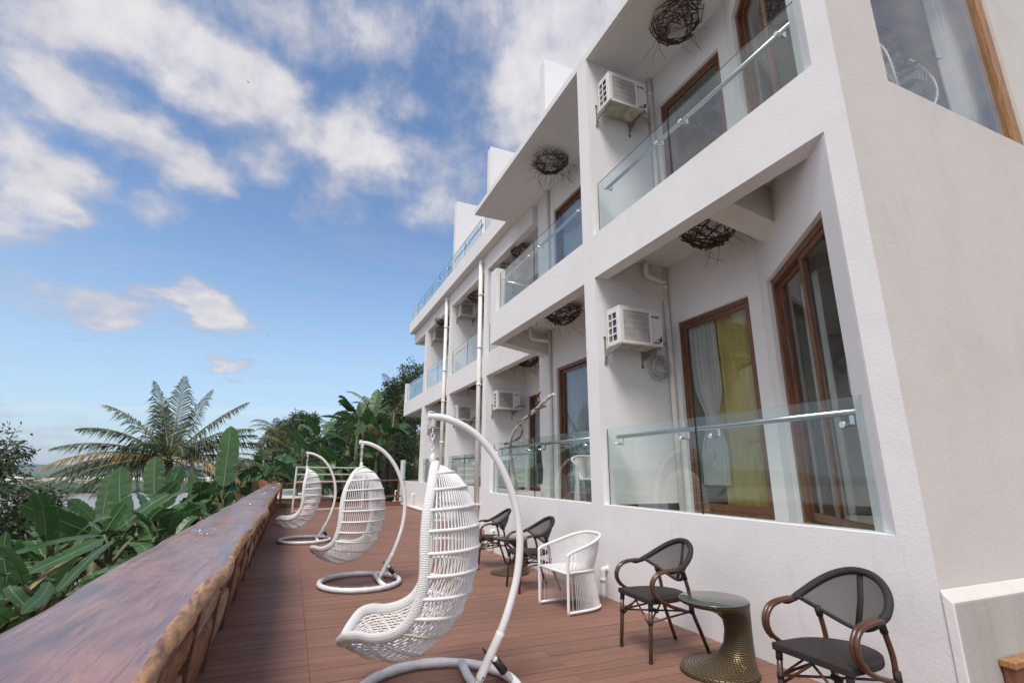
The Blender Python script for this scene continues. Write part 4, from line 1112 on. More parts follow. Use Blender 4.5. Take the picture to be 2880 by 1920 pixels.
while yy < 24.2:
    mb = MB(); mb.hexa([(-.53, yy - .05, 0), (-.455, yy - .05, 0), (-.455, yy + .05, 0), (-.53, yy + .05, 0), (-.46, yy - .05, .93), (-.385, yy - .05, .93), (-.385, yy + .05, .93), (-.46, yy + .05, .93)])
    mb.build('post', 'rail_wood', bar, .006)
    if yy + 1.2 < 24.3:
        zs = [(.02, .40), (.43, .62), (.66, .90)]
        for zi, (za, zb) in enumerate(zs):
            mb = MB(); rr = []
            for i in range(13):
                y_ = yy + .055 + 1.09 * i / 12
                dl = .025 * nz(y_, 3, zi * 7 + 20); dh = .028 * nz(y_, 2.7, zi * 7 + 24)
                xa = -.50 + .07 * za / .93; xb = -.50 + .07 * zb / .93
                th = .03 + .012 * nz(y_, 2.0, zi + 40)
                rr.append([(xa - .03, y_, za + dl), (xa + th * .5, y_, za + dl + .01), (xa + th, y_, (za * 3 + zb) / 4), (xb + th, y_, (za + zb * 3) / 4), (xb + th * .6, y_, zb + dh - .012), (xb - .03, y_, zb + dh)])
            mb.grid(rr); L0 = len(rr[0])
            mb.face(list(range(L0))[::-1]); mb.face([12 * L0 + q_ for q_ in range(L0)])
            mb.build('panel_board', 'panel_wood_grey' if (k + zi) % 3 == 1 else 'panel_wood', bar)
    yy += 1.2; k += 1
mb = MB(); mb.hexa([(-.62, -.5, 0), (-.56, -.5, 0), (-.56, 24.2, 0), (-.62, 24.2, 0), (-.55, -.5, .92), (-.49, -.5, .92), (-.49, 24.2, .92), (-.55, 24.2, .92)]); mb.build('backing_board', 'panel_wood', bar)

def make_ashtray(label):
    root = thing('ashtray', label, 'ashtray', (0, 0, 0), 'glass ashtrays on the bar counter')
    mb = MB(); mb.lathe([(0, 0.004), (.066, .004), (.071, 0), (.079, .002), (.087, .034), (.084, .039), (.074, .039), (.061, .018), (0, .016)], n=28)
    mb.build('bowl', 'clear_glass', root)
    return root
at = make_ashtray('clear glass ashtray on the counter, nearest of the row'); at.location = (-.575, 4.72, ZT + .001)
for (x, y), lab in (((-.525, 8.5), 'clear glass ashtray, second along the counter'), ((-.515, 12.6), 'clear glass ashtray, third along the counter'), ((-.43, 17.1), 'clear glass ashtray, fourth along the counter'), ((-.42, 22.4), 'farthest clear glass ashtray near the end of the counter')):
    dup(at, (x, y, ZT + .001), None, lab)

# ================================================================== FAR END OF THE DECK
rl = thing('wooden_railing', 'brown wooden railing closing the far end of the deck', 'railing', (2.3, 24.5, 0))
mb = MB(); mb.hexa([(-.15, 24.44, .97), (4.95, 24.44, 1.12), (4.95, 24.58, 1.12), (-.15, 24.58, .97), (-.15, 24.44, 1.03), (4.95, 24.44, 1.185), (4.95, 24.58, 1.185), (-.15, 24.58, 1.03)]); mb.build('top_rail', 'rail_wood', rl, .005)
mb = MB(); mb.hexa([(-.45, 24.47, .30), (4.85, 24.47, .39), (4.85, 24.53, .39), (-.45, 24.53, .30), (-.45, 24.47, .38), (4.85, 24.47, .47), (4.85, 24.53, .47), (-.45, 24.53, .38)]); mb.build('mid_rail', 'rail_wood', rl, .005)
mb = MB(); mb.box(-.5, 4.9, 24.45, 24.50, .0, .19); mb.build('kick_board', 'rail_wood', rl, .005)
for x in (-.30, 1.30, 3.0, 4.72):
    mb = MB(); mb.box(x - .05, x + .05, 24.46, 24.56, 0, .98 + .15 * (x + .15) / 5.1 - .002); mb.build('post', 'rail_wood', rl, .005)
fr = thing('metal_frame', 'white square-tube frame with three rails standing at the far end of the deck', 'frame', (1.65, 22.4, 0))
A_, B_ = Vector((.17, 21.6, 0)), Vector((2.95, 23.2, 0)); d_ = (B_ - A_).normalized(); n_ = Vector((-d_.y, d_.x, 0)); L_ = (B_ - A_).length
def fbar(name, s0, s1, z0, z1):
    mb = MB(); q = [A_ + d_ * s0 - n_ * .025, A_ + d_ * s1 - n_ * .025, A_ + d_ * s1 + n_ * .025, A_ + d_ * s0 + n_ * .025]
    mb.hexa([(p.x, p.y, z) for z in (z0, z1) for p in q]); mb.build(name, 'white_metal', fr, .003)
fbar('post', 0, .05, 0, 1.70); fbar('post', L_ - .05, L_, 0, 1.70)
for z in (1.65, 1.38, 1.10, .03): fbar('rail', .05, L_ - .05, z, z + .05)

# driftwood branch and clothes on the second balcony
br_ = thing('driftwood_branch', 'white painted branch with a brown vine leaning over the second ground floor balcony glass', 'branch', (3.95, 9.1, 1.0))
mb = MB(); path = smooth_path([(4.30, 9.75, 1.15), (4.05, 9.45, 1.75), (3.92, 9.2, 2.12), (3.9, 8.8, 2.36), (3.9, 8.2, 2.54), (3.9, 7.75, 2.67), (3.9, 7.45, 2.75), (3.9, 7.30, 2.76)], 6)
mb.tube(path, [.030 + .006 * math.sin(i * 1.3) for i in range(len(path))], 8); mb.build('branch', 'branch_white', br_)
mb = MB()
for P in ([(3.93, 9.55, 2.06), (3.92, 9.2, 2.08), (3.9, 8.75, 2.14), (3.9, 8.62, 2.25), (3.9, 8.68, 2.36), (3.88, 8.75, 2.41), (3.88, 8.6, 2.44), (3.88, 8.3, 2.49), (3.88, 8.1, 2.60), (3.88, 7.85, 2.585), (3.88, 7.62, 2.60)], [(3.9, 7.78, 2.60), (3.9, 7.80, 2.68), (3.9, 7.92, 2.75), (3.9, 7.93, 2.84), (3.9, 7.82, 2.87)]):
    pp = smooth_path(P, 5); mb.tube(pp, [.018 + .005 * math.sin(i * .9) for i in range(len(pp))], 7)
mb.build('vine', 'branch_brown', br_)
mb = MB(); rows = []
for i in range(15):
    t = i / 14; z = 1.99 - .68 * t
    w0 = .05 + .055 * math.sin(min(1, t * 1.8) * 1.57) - .05 * max(0, t - .55)
    rows.append([(3.985 + .018 * math.cos(a) + .02, 8.10 + .02 * math.sin(t * 7) + w0 * math.sin(a) * (1 + .2 * math.sin(a * 3 + t * 5)), z) for a in [k * math.pi / 6 for k in range(12)]])
mb.grid(rows, closed=True); mb.face(list(range(12))); mb.face([14 * 12 + k for k in range(12)])
tag(mb.build('trousers', 'dark_cloth', None, loc=(4.0, 8.1, 1.3)), 'dark trousers hung over the handrail of the second balcony', 'trousers')
mb = MB(); mb.lathe([(0, 0), (.15, 0), (.18, .30), (.17, .30), (.14, .02), (0, .02)], (0, 0, 0), 20); o = mb.build('bucket', 'blue_plastic', None, loc=(5.45, 14.75, .98)); o.location = (5.45, 14.75, .985); tag(o, 'blue plastic bucket on the balcony between the drainpipes', 'bucket')
# things behind the side window
sc_ = thing('string_lounge_chair', 'round-backed white string chair behind the side window', 'armchair', (6.05, 2.62, 4.81))
mb = MB(); c0 = Vector((6.02, 2.60, 5.98)); ring = []
for k in range(40):
    a = 2 * math.pi * k / 40; x_ = .42 * math.cos(a); z_ = .56 * math.sin(a)
    ring.append(c0 + Vector((x_ * (1 - .12 * math.sin(a)), .12 + .10 * math.sin(a) - .18 * math.cos(a) ** 2, z_)))
mb.tube(ring, .014, 8, closed=True)
for sx in (-.3, .3): mb.tube([(6.05 + sx, 2.75, 4.81), (6.05 + sx * .8, 2.6, 5.15)], .014, 8)
mb.build('frame', 'white_metal', sc_)
mb = MB()
for k in range(1, 20):
    a = math.pi / 2 - math.pi * k / 20; p = ring[int(round((a % (2 * math.pi)) / (2 * math.pi) * 40)) % 40]; q_ = ring[int(round(((math.pi - a) % (2 * math.pi)) / (2 * math.pi) * 40)) % 40]
for k in range(-17, 18):
    x_ = k / 18; h = math.sqrt(max(0, 1 - x_ * x_))
    mb.tube([c0 + Vector((.41 * x_, .10 + .10 * h - .18 * x_ * x_, .55 * h)), c0 + Vector((.41 * x_, .10 - .18 * x_ * x_ + .05, 0)), c0 + Vector((.41 * x_, .10 - .10 * h - .18 * x_ * x_, -.55 * h))], .004, 4)
mb.build('back_strings', 'white_wicker', sc_)

pp_ = thing('potted_plant', 'leafy potted plant standing behind the side window', 'plant', (6.02, 2.85, 4.81))
mb = MB(); mb.lathe([(0, 4.81), (.14, 4.81), (.18, 5.12), (.165, 5.12), (.16, 5.09), (0, 5.09)], (6.02, 2.85, 0), 18); mb.build('pot', 'lamp_white', pp_)
mb = MB(); lf_ = MB(); rq = random.Random(6)
for k in range(13):
    a = rq.uniform(0, 6.283); L = rq.uniform(.8, 1.6); o_ = Vector((math.cos(a), math.sin(a) * .5, 0))
    pt = smooth_path([(6.02, 2.85, 5.05), Vector((6.02, 2.85, 5.05)) + o_ * .14 + Vector((0, 0, L * .6)), Vector((6.02, 2.85, 5.05)) + o_ * rq.uniform(.3, .75) + Vector((0, 0, L))], 5)
    mb.tube(pt, .006, 5)
    for j in range(9):
        q_ = pt[min(len(pt) - 1, 3 + j)]; a2 = rq.uniform(0, 6.283); l_ = rq.uniform(.16, .28)
        d2 = Vector((math.cos(a2), math.sin(a2), rq.uniform(-.4, .5))).normalized(); s2 = d2.cross(Vector((0, 0, 1))).normalized() * l_ * .22
        i0 = len(lf_.v); lf_.v += [tuple(q_), tuple(q_ + d2 * l_ * .5 + s2), tuple(q_ + d2 * l_), tuple(q_ + d2 * l_ * .5 - s2)]; lf_.face([i0, i0 + 1, i0 + 2, i0 + 3])
mb.build('stem', 'bark', pp_); lf_.build('leaves', 'shrub_leaf', pp_)

# ================================================================== PLANTS
def banana_blade(mb, base, tip, wd, rnd, droop=.12, tear=.3, roll=None, m=0, arch=0.0, face=None):
    base = Vector(base); tip = Vector(tip); ax = tip - base; L = ax.length; d = ax.normalized()
    side = d.cross(Vector((0, 0, 1)))
    if side.length < .1: side = Vector((1, 0, 0))
    if face is not None: side = d.cross(Vector(face))
    side.normalize()
    nrm = side.cross(d).normalized()
    # turn the flat side roughly to a given facing
    if roll is None: roll = rnd.uniform(-.7, .7)
    side, nrm = side * math.cos(roll) + nrm * math.sin(roll), nrm * math.cos(roll) - side * math.sin(roll)
    NR = 22; rows = []
    fold = rnd.uniform(.05, .32); ph = rnd.uniform(0, 6); bend = rnd.uniform(-.06, .06)
    for i in range(NR + 1):
        t = i / NR
        w_ = wd * .5 * (min(1, (t / .16) ** .62) if t < .16 else 1) * (1 - max(0, (t - .60) / .40) ** 2.6) ** .62 + .002
        p = base.lerp(tip, t) + Vector((0, 0, droop * L * (4 * t * (1 - t)) * (1 - abs(d.z)) * .8 + arch * L * (t - t * t * t))) + side * bend * L * math.sin(t * math.pi)
        lift = fold * w_
        row = []
        wl, wr_ = w_ * (1 + .05 * math.sin(i * 1.7 + ph)), w_ * (1 + .05 * math.sin(i * 2.1 + ph))
        for s_ in (-1, -.55, -.06, 0, .06, .55, 1):
            ww = wl if s_ < 0 else wr_
            row.append(p + side * ww * s_ + nrm * (lift * abs(s_) ** 1.3 - .10 * w_ * (s_ * s_) * (1 + .5 * math.sin(i * 1.9 + ph + s_)) + .02 * w_ * math.sin(i * 3 + ph) * abs(s_)))
        rows.append(row)
    b0 = len(mb.v)
    for r in rows: mb.v += [tuple(p) for p in r]
    nc = 7; us = (0, .225, .47, .5, .53, .775, 1)
    torn = {(i, sd) for i in range(3, NR) for sd in (0, 1) if rnd.random() < tear * .35}
    for i in range(NR):
        for j in range(nc - 1):
            ids = [b0 + i * nc + j, b0 + i * nc + j + 1, b0 + (i + 1) * nc + j + 1, b0 + (i + 1) * nc + j]
            sd = 0 if j < 2 else (1 if j > 3 else None)
            if sd is not None and (i, sd) in torn:
                # a slit: pull this strip's outer corners together and down
                pts = [Vector(mb.v[q]) for q in ids]
                k = .55 if j in (0, 5) else .15
                c_ = len(mb.v); mv = (pts[3] - pts[0]) if j < 3 else (pts[2] - pts[1])
                if j in (0, 1):
                    pts[0] += mv * k * (1 if j == 0 else .3); 
                    if j == 1: pass
                else:
                    pts[1] += mv * k * (1 if j == 5 else .3)
                mb.v += [tuple(p) for p in pts]; ids = [c_, c_ + 1, c_ + 2, c_ + 3]
            mb.face(ids, m, [(us[j], i / NR), (us[j + 1], i / NR), (us[j + 1], (i + 1) / NR), (us[j], (i + 1) / NR)], True)
    # midrib
    mb.tube([r[3] - nrm * wd * .012 for r in rows], [max(.004, wd * .028 * (1 - .8 * i / NR)) for i in range(NR + 1)], 5, m=2)
    return base

def banana(label, crown, ground, leaves, seed, extra=6, size=1.7, group='banana plants below the deck'):
    """leaves: (base, tip, width, kind); extra random leaves fan from the crown"""
    rnd = random.Random(seed); crown = Vector(crown)
    root = thing('banana_plant', label, 'banana plant', (crown.x, crown.y, ground), group)
    mb = MB(); st = MB()
    for b, t, w_, kind in leaves:
        b = Vector(b); t = Vector(t)
        banana_blade(mb, b, t, w_ * .9, rnd, droop=rnd.uniform(.02, .10), tear=.3, roll=rnd.uniform(-.45, .45), m=1 if kind else 0, face=(b - Vector((0, 0, b.z))).normalized() if abs((t - b).normalized().z) > .35 else None)
        c_ = crown + Vector((0, 0, -.2)); st.tube(smooth_path([c_, c_.lerp(b, .6) + Vector((0, 0, .10 * (b - c_).length)), b], 4), [.05, .045, .042, .038, .034, .03, .027, .025, .022][:9], 6)
    for k in range(extra):
        a = 6.283 * k / max(extra, 1) + rnd.uniform(-.5, .5); e = rnd.uniform(.05, 1.0); L = size * rnd.uniform(.75, 1.15)
        o_ = Vector((math.cos(a) * math.cos(e), math.sin(a) * math.cos(e), math.sin(e)))
        b = crown + o_ * rnd.uniform(.25, .5); t = b + o_ * L * .92 + Vector((0, 0, -L * rnd.uniform(.15, .65) * math.cos(e)))
        dead = rnd.random() < .07
        if dead: t = b + Vector((math.cos(a) * .5, math.sin(a) * .5, -L * .8))
        banana_blade(mb, b, t, L * rnd.uniform(.25, .34), rnd, droop=.05, tear=.6, m=1 if dead else 0, arch=0 if dead else rnd.uniform(.25, .75) * math.cos(e))
        st.tube([crown + Vector((0, 0, -.25)), crown.lerp(b, .5) + Vector((0, 0, .03)), b], [.05, .035, .025], 6)
    mb.build('foliage', ['banana_leaf', 'dead_leaf', 'midrib'], root)
    st.tube([(crown.x, crown.y, ground - .3), (crown.x + .05, crown.y, (ground + crown.z) / 2), (crown.x, crown.y, crown.z - .1)], [.15, .12, .08], 10)
    st.build('stem', 'banana_stem', root)
    return root

CAMP = Vector((0, 0, 1.5))
def far(p, s): return tuple(CAMP + (Vector(p) - CAMP) * s)
def SL(lst, s): return [(far(b, s), far(t, s), w_ * s, k) for b, t, w_, k in lst]
S = 1.9
L_ = SL([((-1.12, 11.0, 1.21), (-1.17, 11.2, 2.36), .42, 0), ((-1.82, 8.0, .77), (-2.06, 8.2, 1.56), .31, 0), ((-2.24, 8.6, .88), (-2.28, 8.8, 1.51), .24, 0), ((-1.97, 10, 1.06), (-2.11, 10.2, 1.74), .32, 0), ((-1.85, 10, .91), (-1.72, 10.2, 1.59), .30, 0),
         ((-1.87, 9.2, .94), (-1.6, 9.4, 1.35), .20, 0), ((-1.5, 11, .9), (-1.67, 11.2, 1.41), .31, 0), ((-1.44, 11.4, .85), (-1.28, 11.6, 1.33), .32, 0), ((-1.16, 11, .8), (-.99, 11.1, 1.25), .34, 0), ((-1.96, 7.2, .84), (-2.47, 6.8, 1.17), .23, 0), ((-2.06, 7.6, .94), (-2.31, 7.5, 1.18), .16, 0), ((-1.83, 7.2, .84), (-1.74, 7.4, 1.15), .16, 0)], S)
L2 = SL([((-1.58, 6.2, .87), (-1.9, 5.6, .68), .16, 0), ((-1.51, 6.2, .85), (-1.6, 5.4, .57), .19, 0), ((-1.68, 6.6, .87), (-2.23, 6.0, .76), .12, 0), ((-2.2, 7, .86), (-2.43, 6.5, .79), .11, 0), ((-1.7, 6.1, .75), (-1.82, 5.5, .57), .08, 1), ((-2.52, 7, .49), (-2.64, 7.1, .89), .12, 0), ((-1.73, 5.6, .62), (-1.63, 4.9, .53), .11, 0),
         ((-1.4, 6.4, .81), (-1.13, 5.9, .71), .17, 0), ((-1.4, 6.5, .84), (-1.11, 6.3, .94), .11, 0), ((-1.33, 7, .73), (-1.05, 6.8, .85), .12, 0), ((-1.95, 5.5, .62), (-1.7, 5.2, .51), .11, 0), ((-1.49, 9.2, .8), (-1.19, 9.1, .99), .20, 0), ((-1.71, 8.6, .85), (-1.58, 8.6, 1.01), .21, 0), ((-1.62, 8.8, .77), (-1.35, 8.6, .94), .19, 0)], 1.75)
RR = [((3.47, 27, 4.17), (3.86, 27.4, 5.83), .66, 0), ((3.19, 27, 4.29), (2.98, 27.3, 5.08), .54, 0), ((2.36, 27, 3.98), (1.05, 26.5, 4.15), .35, 0), ((2.16, 26.8, 3.54), (2.82, 26.8, 4.12), .37, 0), ((2.75, 26.8, 3.34), (3.3, 26.5, 3.72), .41, 0), ((2.66, 27, 2.53), (.9, 26.5, 3.08), .51, 0), ((2.66, 26.8, 2.21), (1.27, 26.3, 2.22), .39, 0),
      ((1.39, 27, 2.16), (.72, 27, 3.02), .49, 0), ((.51, 27.5, 2.73), (-.66, 27.2, 3.65), .34, 0), ((.35, 28, 1.54), (-.8, 27.5, 1.92), .32, 0), ((.22, 27.5, 2.37), (.19, 27.5, 2.99), .32, 0), ((4.04, 27, 3.39), (3.48, 26.8, 3.64), .35, 1)]
def gz(x, y):
    """height of the hillside"""
    z = -1.6
    if x < -1: z -= 3.6 * (1 - math.exp((x + 1) / 9)) + max(0, (-x - 8)) * .42
    if y > 24: z += 0.0
    hx = max(0.0, x - 1.0 + max(0, (y - 30)) * .06); t = min(1, max(0, (y - 25.5) / 16))
    z += t * (hx * .42) + t * 0.8
    z += max(0, min(1, (y - 45) / 30)) * max(0, 6 - abs(x + 1) * .35) * .6
    if y > 90: z -= (y - 90) * .35
    z += .35 * noise.noise(Vector((x * .25, y * .25, 0))) + .12 * noise.noise(Vector((x * .9, y * .9, 4)))
    return max(z, -32)
def g2(p): return gz(p[0], p[1])
banana('banana plant with one very tall upright leaf beside the counter', far((-1.12, 11, 1.05), S), gz(-2.1, 20.9), [L_[0], L_[8]], 1, 3)
banana('banana plant with two broad overlapping upright leaves in front of the bay', far((-1.88, 8, .62), S), gz(-3.5, 15.2), [L_[1], L_[2], L_[10]], 2, 2)
banana('banana plant with broad upright leaves below the coconut palm', far((-1.9, 10, .78), S), gz(-3.6, 19), [L_[3], L_[4], L_[5]], 3, 3)
banana('banana plant with three short upright leaves beside the counter', far((-1.45, 11.2, .72), S), gz(-2.8, 21), [L_[6], L_[7]], 4, 4)
banana('banana plant with a long leaf arching left over the dark bush', far((-1.88, 7.2, .66), S), gz(-3.4, 13.7), [L_[9], L_[11]], 5, 1)
banana('banana plant with long leaves fanning left and one dead hanging leaf', far((-1.52, 6.3, .70), 1.75), gz(-2.6, 11), [L2[0], L2[1], L2[2], L2[4], L2[7], L2[8]], 6, 0)
banana('banana plant with narrow grey-green leaves at the left picture edge', far((-2.2, 7, .6), 1.75), gz(-3.8, 12.2), [L2[3], L2[5]], 7, 3, 1.3)
banana('young banana plant low at the left beside the counter', far((-1.75, 5.5, .45), 1.75), gz(-3, 9.6), [L2[6], L2[10]], 8, 4, 1.0)
banana('banana plant with drooping leaves touching the counter edge', far((-1.45, 8, .62), 1.75), gz(-2.5, 13.8), [L2[9], L2[11]], 9, 3, 1.2)
banana('banana plant with short pale leaves in the middle of the banana thicket', far((-1.66, 8.7, .66), 1.75), gz(-2.9, 15.2), [L2[12], L2[13]], 10, 3, 1.2)
G2 = 'banana plants beyond the far end of the deck'
banana('tall banana plant with two huge upright leaves beyond the deck', (3.2, 27, 3.7), gz(3.2, 27), RR[0:2] + RR[4:5] + RR[11:12], 21, 4, 1.9, G2)
banana('banana plant with long leaves stretching left beyond the deck rail', (2.5, 26.9, 2.9), gz(2.5, 27), RR[2:4] + RR[5:7], 22, 4, 1.8, G2)
banana('banana plant with a dark steep leaf behind the middle hanging chair stand', (1.45, 27, 1.7), gz(1.4, 27), RR[7:8], 23, 7, 1.7, G2)
banana('banana plant with a long torn leaf rising left above the white frame', (.45, 27.6, 2.0), gz(.4, 27.6), RR[8:11], 24, 5, 1.7, G2)
rp = random.Random(77)
for k, (x, y, h, lab) in enumerate(((3.9, 26.6, 2.2, 'banana plant right behind the far railing by the hotel'), (2.0, 26.3, 1.2, 'low banana plant behind the middle of the far railing'), (.3, 26.4, .9, 'low banana plant behind the end of the counter'), (-.9, 28, 1.4, 'banana plant left of the white frame'), (-1.9, 29.5, .9, 'low banana plant near the dark hut'),
                                   (-2.4, 25, .6, 'low banana plant at the far end of the counter'), (4.6, 28.5, 3.4, 'banana plant close to the far hotel corner'), (3.3, 30.5, 4.6, 'banana plant higher up the slope behind the tall one'), (1.4, 31, 3.2, 'banana plant up the slope above the white frame'))):
    banana(lab, (x, y, h), gz(x, y), [], 40 + k, 9, 1.75, G2)
for k, (x, y, h, lab) in enumerate(((-3.9, 10.2, -.1, 'leafy banana clump at the lower left corner'), (-2.9, 8.4, -.2, 'low banana clump under the counter edge at the left'), (-5.4, 14.5, -.1, 'banana clump below the dark leafy bush'), (-3.0, 17.2, .2, 'low banana clump in the shade of the tall leaves'), (-2.5, 23, .3, 'low banana clump near the end of the counter'), (-4.6, 18.5, .1, 'banana clump below the coconut palm crown'), (-1.9, 12.8, -.1, 'low banana clump just behind the counter'), (-2.0, 16.5, 0.1, 'low banana clump behind the third ashtray'), (-4.4, 12.4, -.1, 'banana clump between the arching leaf and the lower left corner'), (-3.5, 14.6, .1, 'banana clump under the two broad overlapping leaves'), (-2.3, 10.6, -.1, 'low banana clump under the fanning leaves by the counter'), (-2.7, 19.5, .3, 'banana clump at the foot of the tall upright leaf'), (-3.9, 16.2, .3, 'banana clump with leaves crossing below the palm'), (-5.2, 11.6, -.4, 'low banana clump at the far left'), (-2.1, 20.5, .5, 'banana clump close to the counter below the tall leaf'), (-3.2, 12.2, 0, 'banana clump behind the dead hanging leaf'))):
    banana(lab, (x, y, h - 1.0), gz(x, y), [], 60 + k, 9, 1.1)

for k, (x, y, h, lab) in enumerate(((-3.3, 16.0, -.35, 'banana plant filling the gap right of the two broad upright leaves'), (-4.1, 14.0, -.5, 'banana plant below the long arching leaf'), (-2.6, 14.8, -.45, 'banana plant crowding the counter behind the drooping leaves'), (-2.9, 18.6, -.15, 'banana plant between the broad leaves and the tall upright leaf'), (-2.2, 18.0, -.1, 'banana plant against the counter under the three short leaves'), (-3.6, 11.0, -.75, 'banana plant among the leaves fanning left'), (-4.9, 16.8, -.35, 'banana plant at the foot of the rounded dark bush'))):
    banana(lab, (x, y, h), gz(x, y), [], 160 + k, 10, 1.15)

# ---- palms
def frond(mb, rib, base, az_, el_, L, droop, rnd, m=0, lw=.045, ll=.62, n=46, twist=0.0):
    d = Vector((math.cos(az_) * math.cos(el_), math.sin(az_) * math.cos(el_), math.sin(el_)))
    side = Vector((-math.sin(az_), math.cos(az_), 0))
    pts = []; p = Vector(base); dd = d.copy(); K = 24
    for i in range(K + 1):
        pts.append(p.copy()); p = p + dd * (L / K)
        dd = (dd + Vector((0, 0, -droop / K * (.3 + 1.4 * i / K)))).normalized()
    rib.tube(pts, [.035 * (1 - .9 * i / K) + .004 for i in range(K + 1)], 6)
    for k in range(n):
        t = .10 + .90 * k / (n - 1); f_ = t * K; i = min(int(f_), K - 1); q_ = pts[i].lerp(pts[i + 1], f_ - i); tg = (pts[i + 1] - pts[i]).normalized()
        upv = side.cross(tg).normalized()
        l_ = ll * (math.sin(min(1, t / .35) * 1.57) * .55 + .45) * (1 - .80 * max(0, (t - .45) / .55) ** 1.4) * rnd.uniform(.85, 1.1)
        for sg in (-1, 1):
            sv = (side * sg * rnd.uniform(.80, 1.0) + tg * (rnd.uniform(.45, .75) + .9 * t ** 4) + upv * (.10 + rnd.uniform(-.15, .1) + twist * sg)).normalized()
            a = q_; b_ = q_ + sv * l_ * .5 + Vector((0, 0, -.02)); c_ = q_ + sv * l_ * .86 + Vector((0, 0, -l_ * rnd.uniform(.20, .62)))
            wv = tg * lw * .5
            i0 = len(mb.v); mb.v += [tuple(a - wv * .6), tuple(a + wv * .6), tuple(b_ + wv), tuple(b_ - wv), tuple(c_)]
            mb.face([i0, i0 + 1, i0 + 2, i0 + 3], m); mb.face([i0 + 3, i0 + 2, i0 + 4], m)
def palm(label, crown, ground, specs, seed, group=None, L=3.3, n=46, ll=.62, lw=.045):
    rnd = random.Random(seed); crown = Vector(crown)
    root = thing('coconut_palm', label, 'palm', (crown.x, crown.y, ground), group)
    mb = MB(); rb = MB()
    for a, e, l_, dr, kind in specs: frond(mb, rb, crown, R(a), R(e), l_ * L, dr, rnd, kind, lw, ll * L / 3.3, n)
    mb.build('crown', ['palm_leaf', 'palm_old'], root); rb.build('frond_ribs', 'frond_rib', root)
    tb_ = MB(); tb_.tube(smooth_path([(crown.x + .1, crown.y + .2, ground - .3), (crown.x + .05, crown.y + .1, (ground + crown.z) / 2), (crown.x, crown.y, crown.z)], 5), [.24, .2, .18, .17, .16, .16, .15, .15, .15, .15, .14], 10)
    tb_.tube([(crown.x, crown.y, crown.z - .3), (crown.x, crown.y, crown.z + .25)], [.20, .06], 8)
    tb_.build('trunk', 'bark', root)
    return root
PC = (-4.5, 24, 1.98)
# azimuth measured from +x; the camera sees +x to the right and +y away
spec = [(90, 84, 1.06, .25, 0), (150, 74, 1.05, .75, 0), (40, 72, 1.0, .7, 0), (10, 52, 1.1, .55, 0), (165, 50, 1.08, .8, 0), (195, 36, 1.0, .9, 0), (-6, 38, 1.0, .8, 0), (120, 60, .95, .8, 0), (182, 20, 1.18, .75, 0), (196, 12, 1.2, .9, 1), (172, 6, 1.25, .8, 0), (215, -2, 1.1, .7, 0), (5, 22, 1.05, .5, 0), (-8, 10, 1.12, .7, 0), (-25, 2, 1.0, .9, 1), (25, 12, 1.0, .9, 1),
        (250, 30, .8, 1.2, 0), (290, 25, .85, 1.2, 0), (110, 35, 1, .9, 0), (70, 30, 1, .9, 0), (230, -15, .9, .6, 0), (310, -12, .85, .7, 0), (186, 4, 1.1, .85, 0), (205, -10, 1.0, .8, 0), (-3, 30, 1.0, .6, 0)]
palm('young coconut palm with a wide feathery crown rising against the sky', PC, gz(-4.7, 24), spec, 5, None, 3.15, 58, 1.12, .046)
def rspec(n_, seed, e0=-25, e1=75):
    r_ = random.Random(seed); return [(r_.uniform(0, 360), r_.uniform(e0, e1), r_.uniform(.85, 1.15), r_.uniform(.6, 1.4), 1 if r_.random() < .07 else 0) for _ in range(n_)]
GP = 'palms on the slope beyond the deck'
palm('palm with hanging browned fronds beside the far hotel corner', (5.3, 30.0, 4.9), gz(5.3, 30), rspec(18, 3, -55, 60), 31, GP, 3.4, 40)
palm('small palm with pale feathery fronds behind the two huge banana leaves', (4.3, 31.5, 5.0), gz(4.3, 31.5), rspec(14, 4, -20, 60), 32, GP, 2.3, 36)
palm('palm in front of the dark round tree on the hill', (-2.0, 62, 5.9), gz(-2, 62), rspec(16, 5, -30, 60), 33, GP, 3.4, 30, .8, .07)
palm('palm peeking over the banana leaves on the ridge', (3.3, 48, 4.6), gz(3.6, 48), rspec(14, 6, 0, 70), 34, GP, 2.6, 30, .7, .06)
palm('palm low on the slope above the white frame', (.2, 36, 2.6), gz(.2, 36), rspec(15, 8, -20, 70), 35, GP, 2.6, 36)
palm('palm beside the hut', (-1.2, 40, 2.0), gz(-1.2, 40), rspec(15, 9, -20, 65), 36, GP, 2.8, 36)

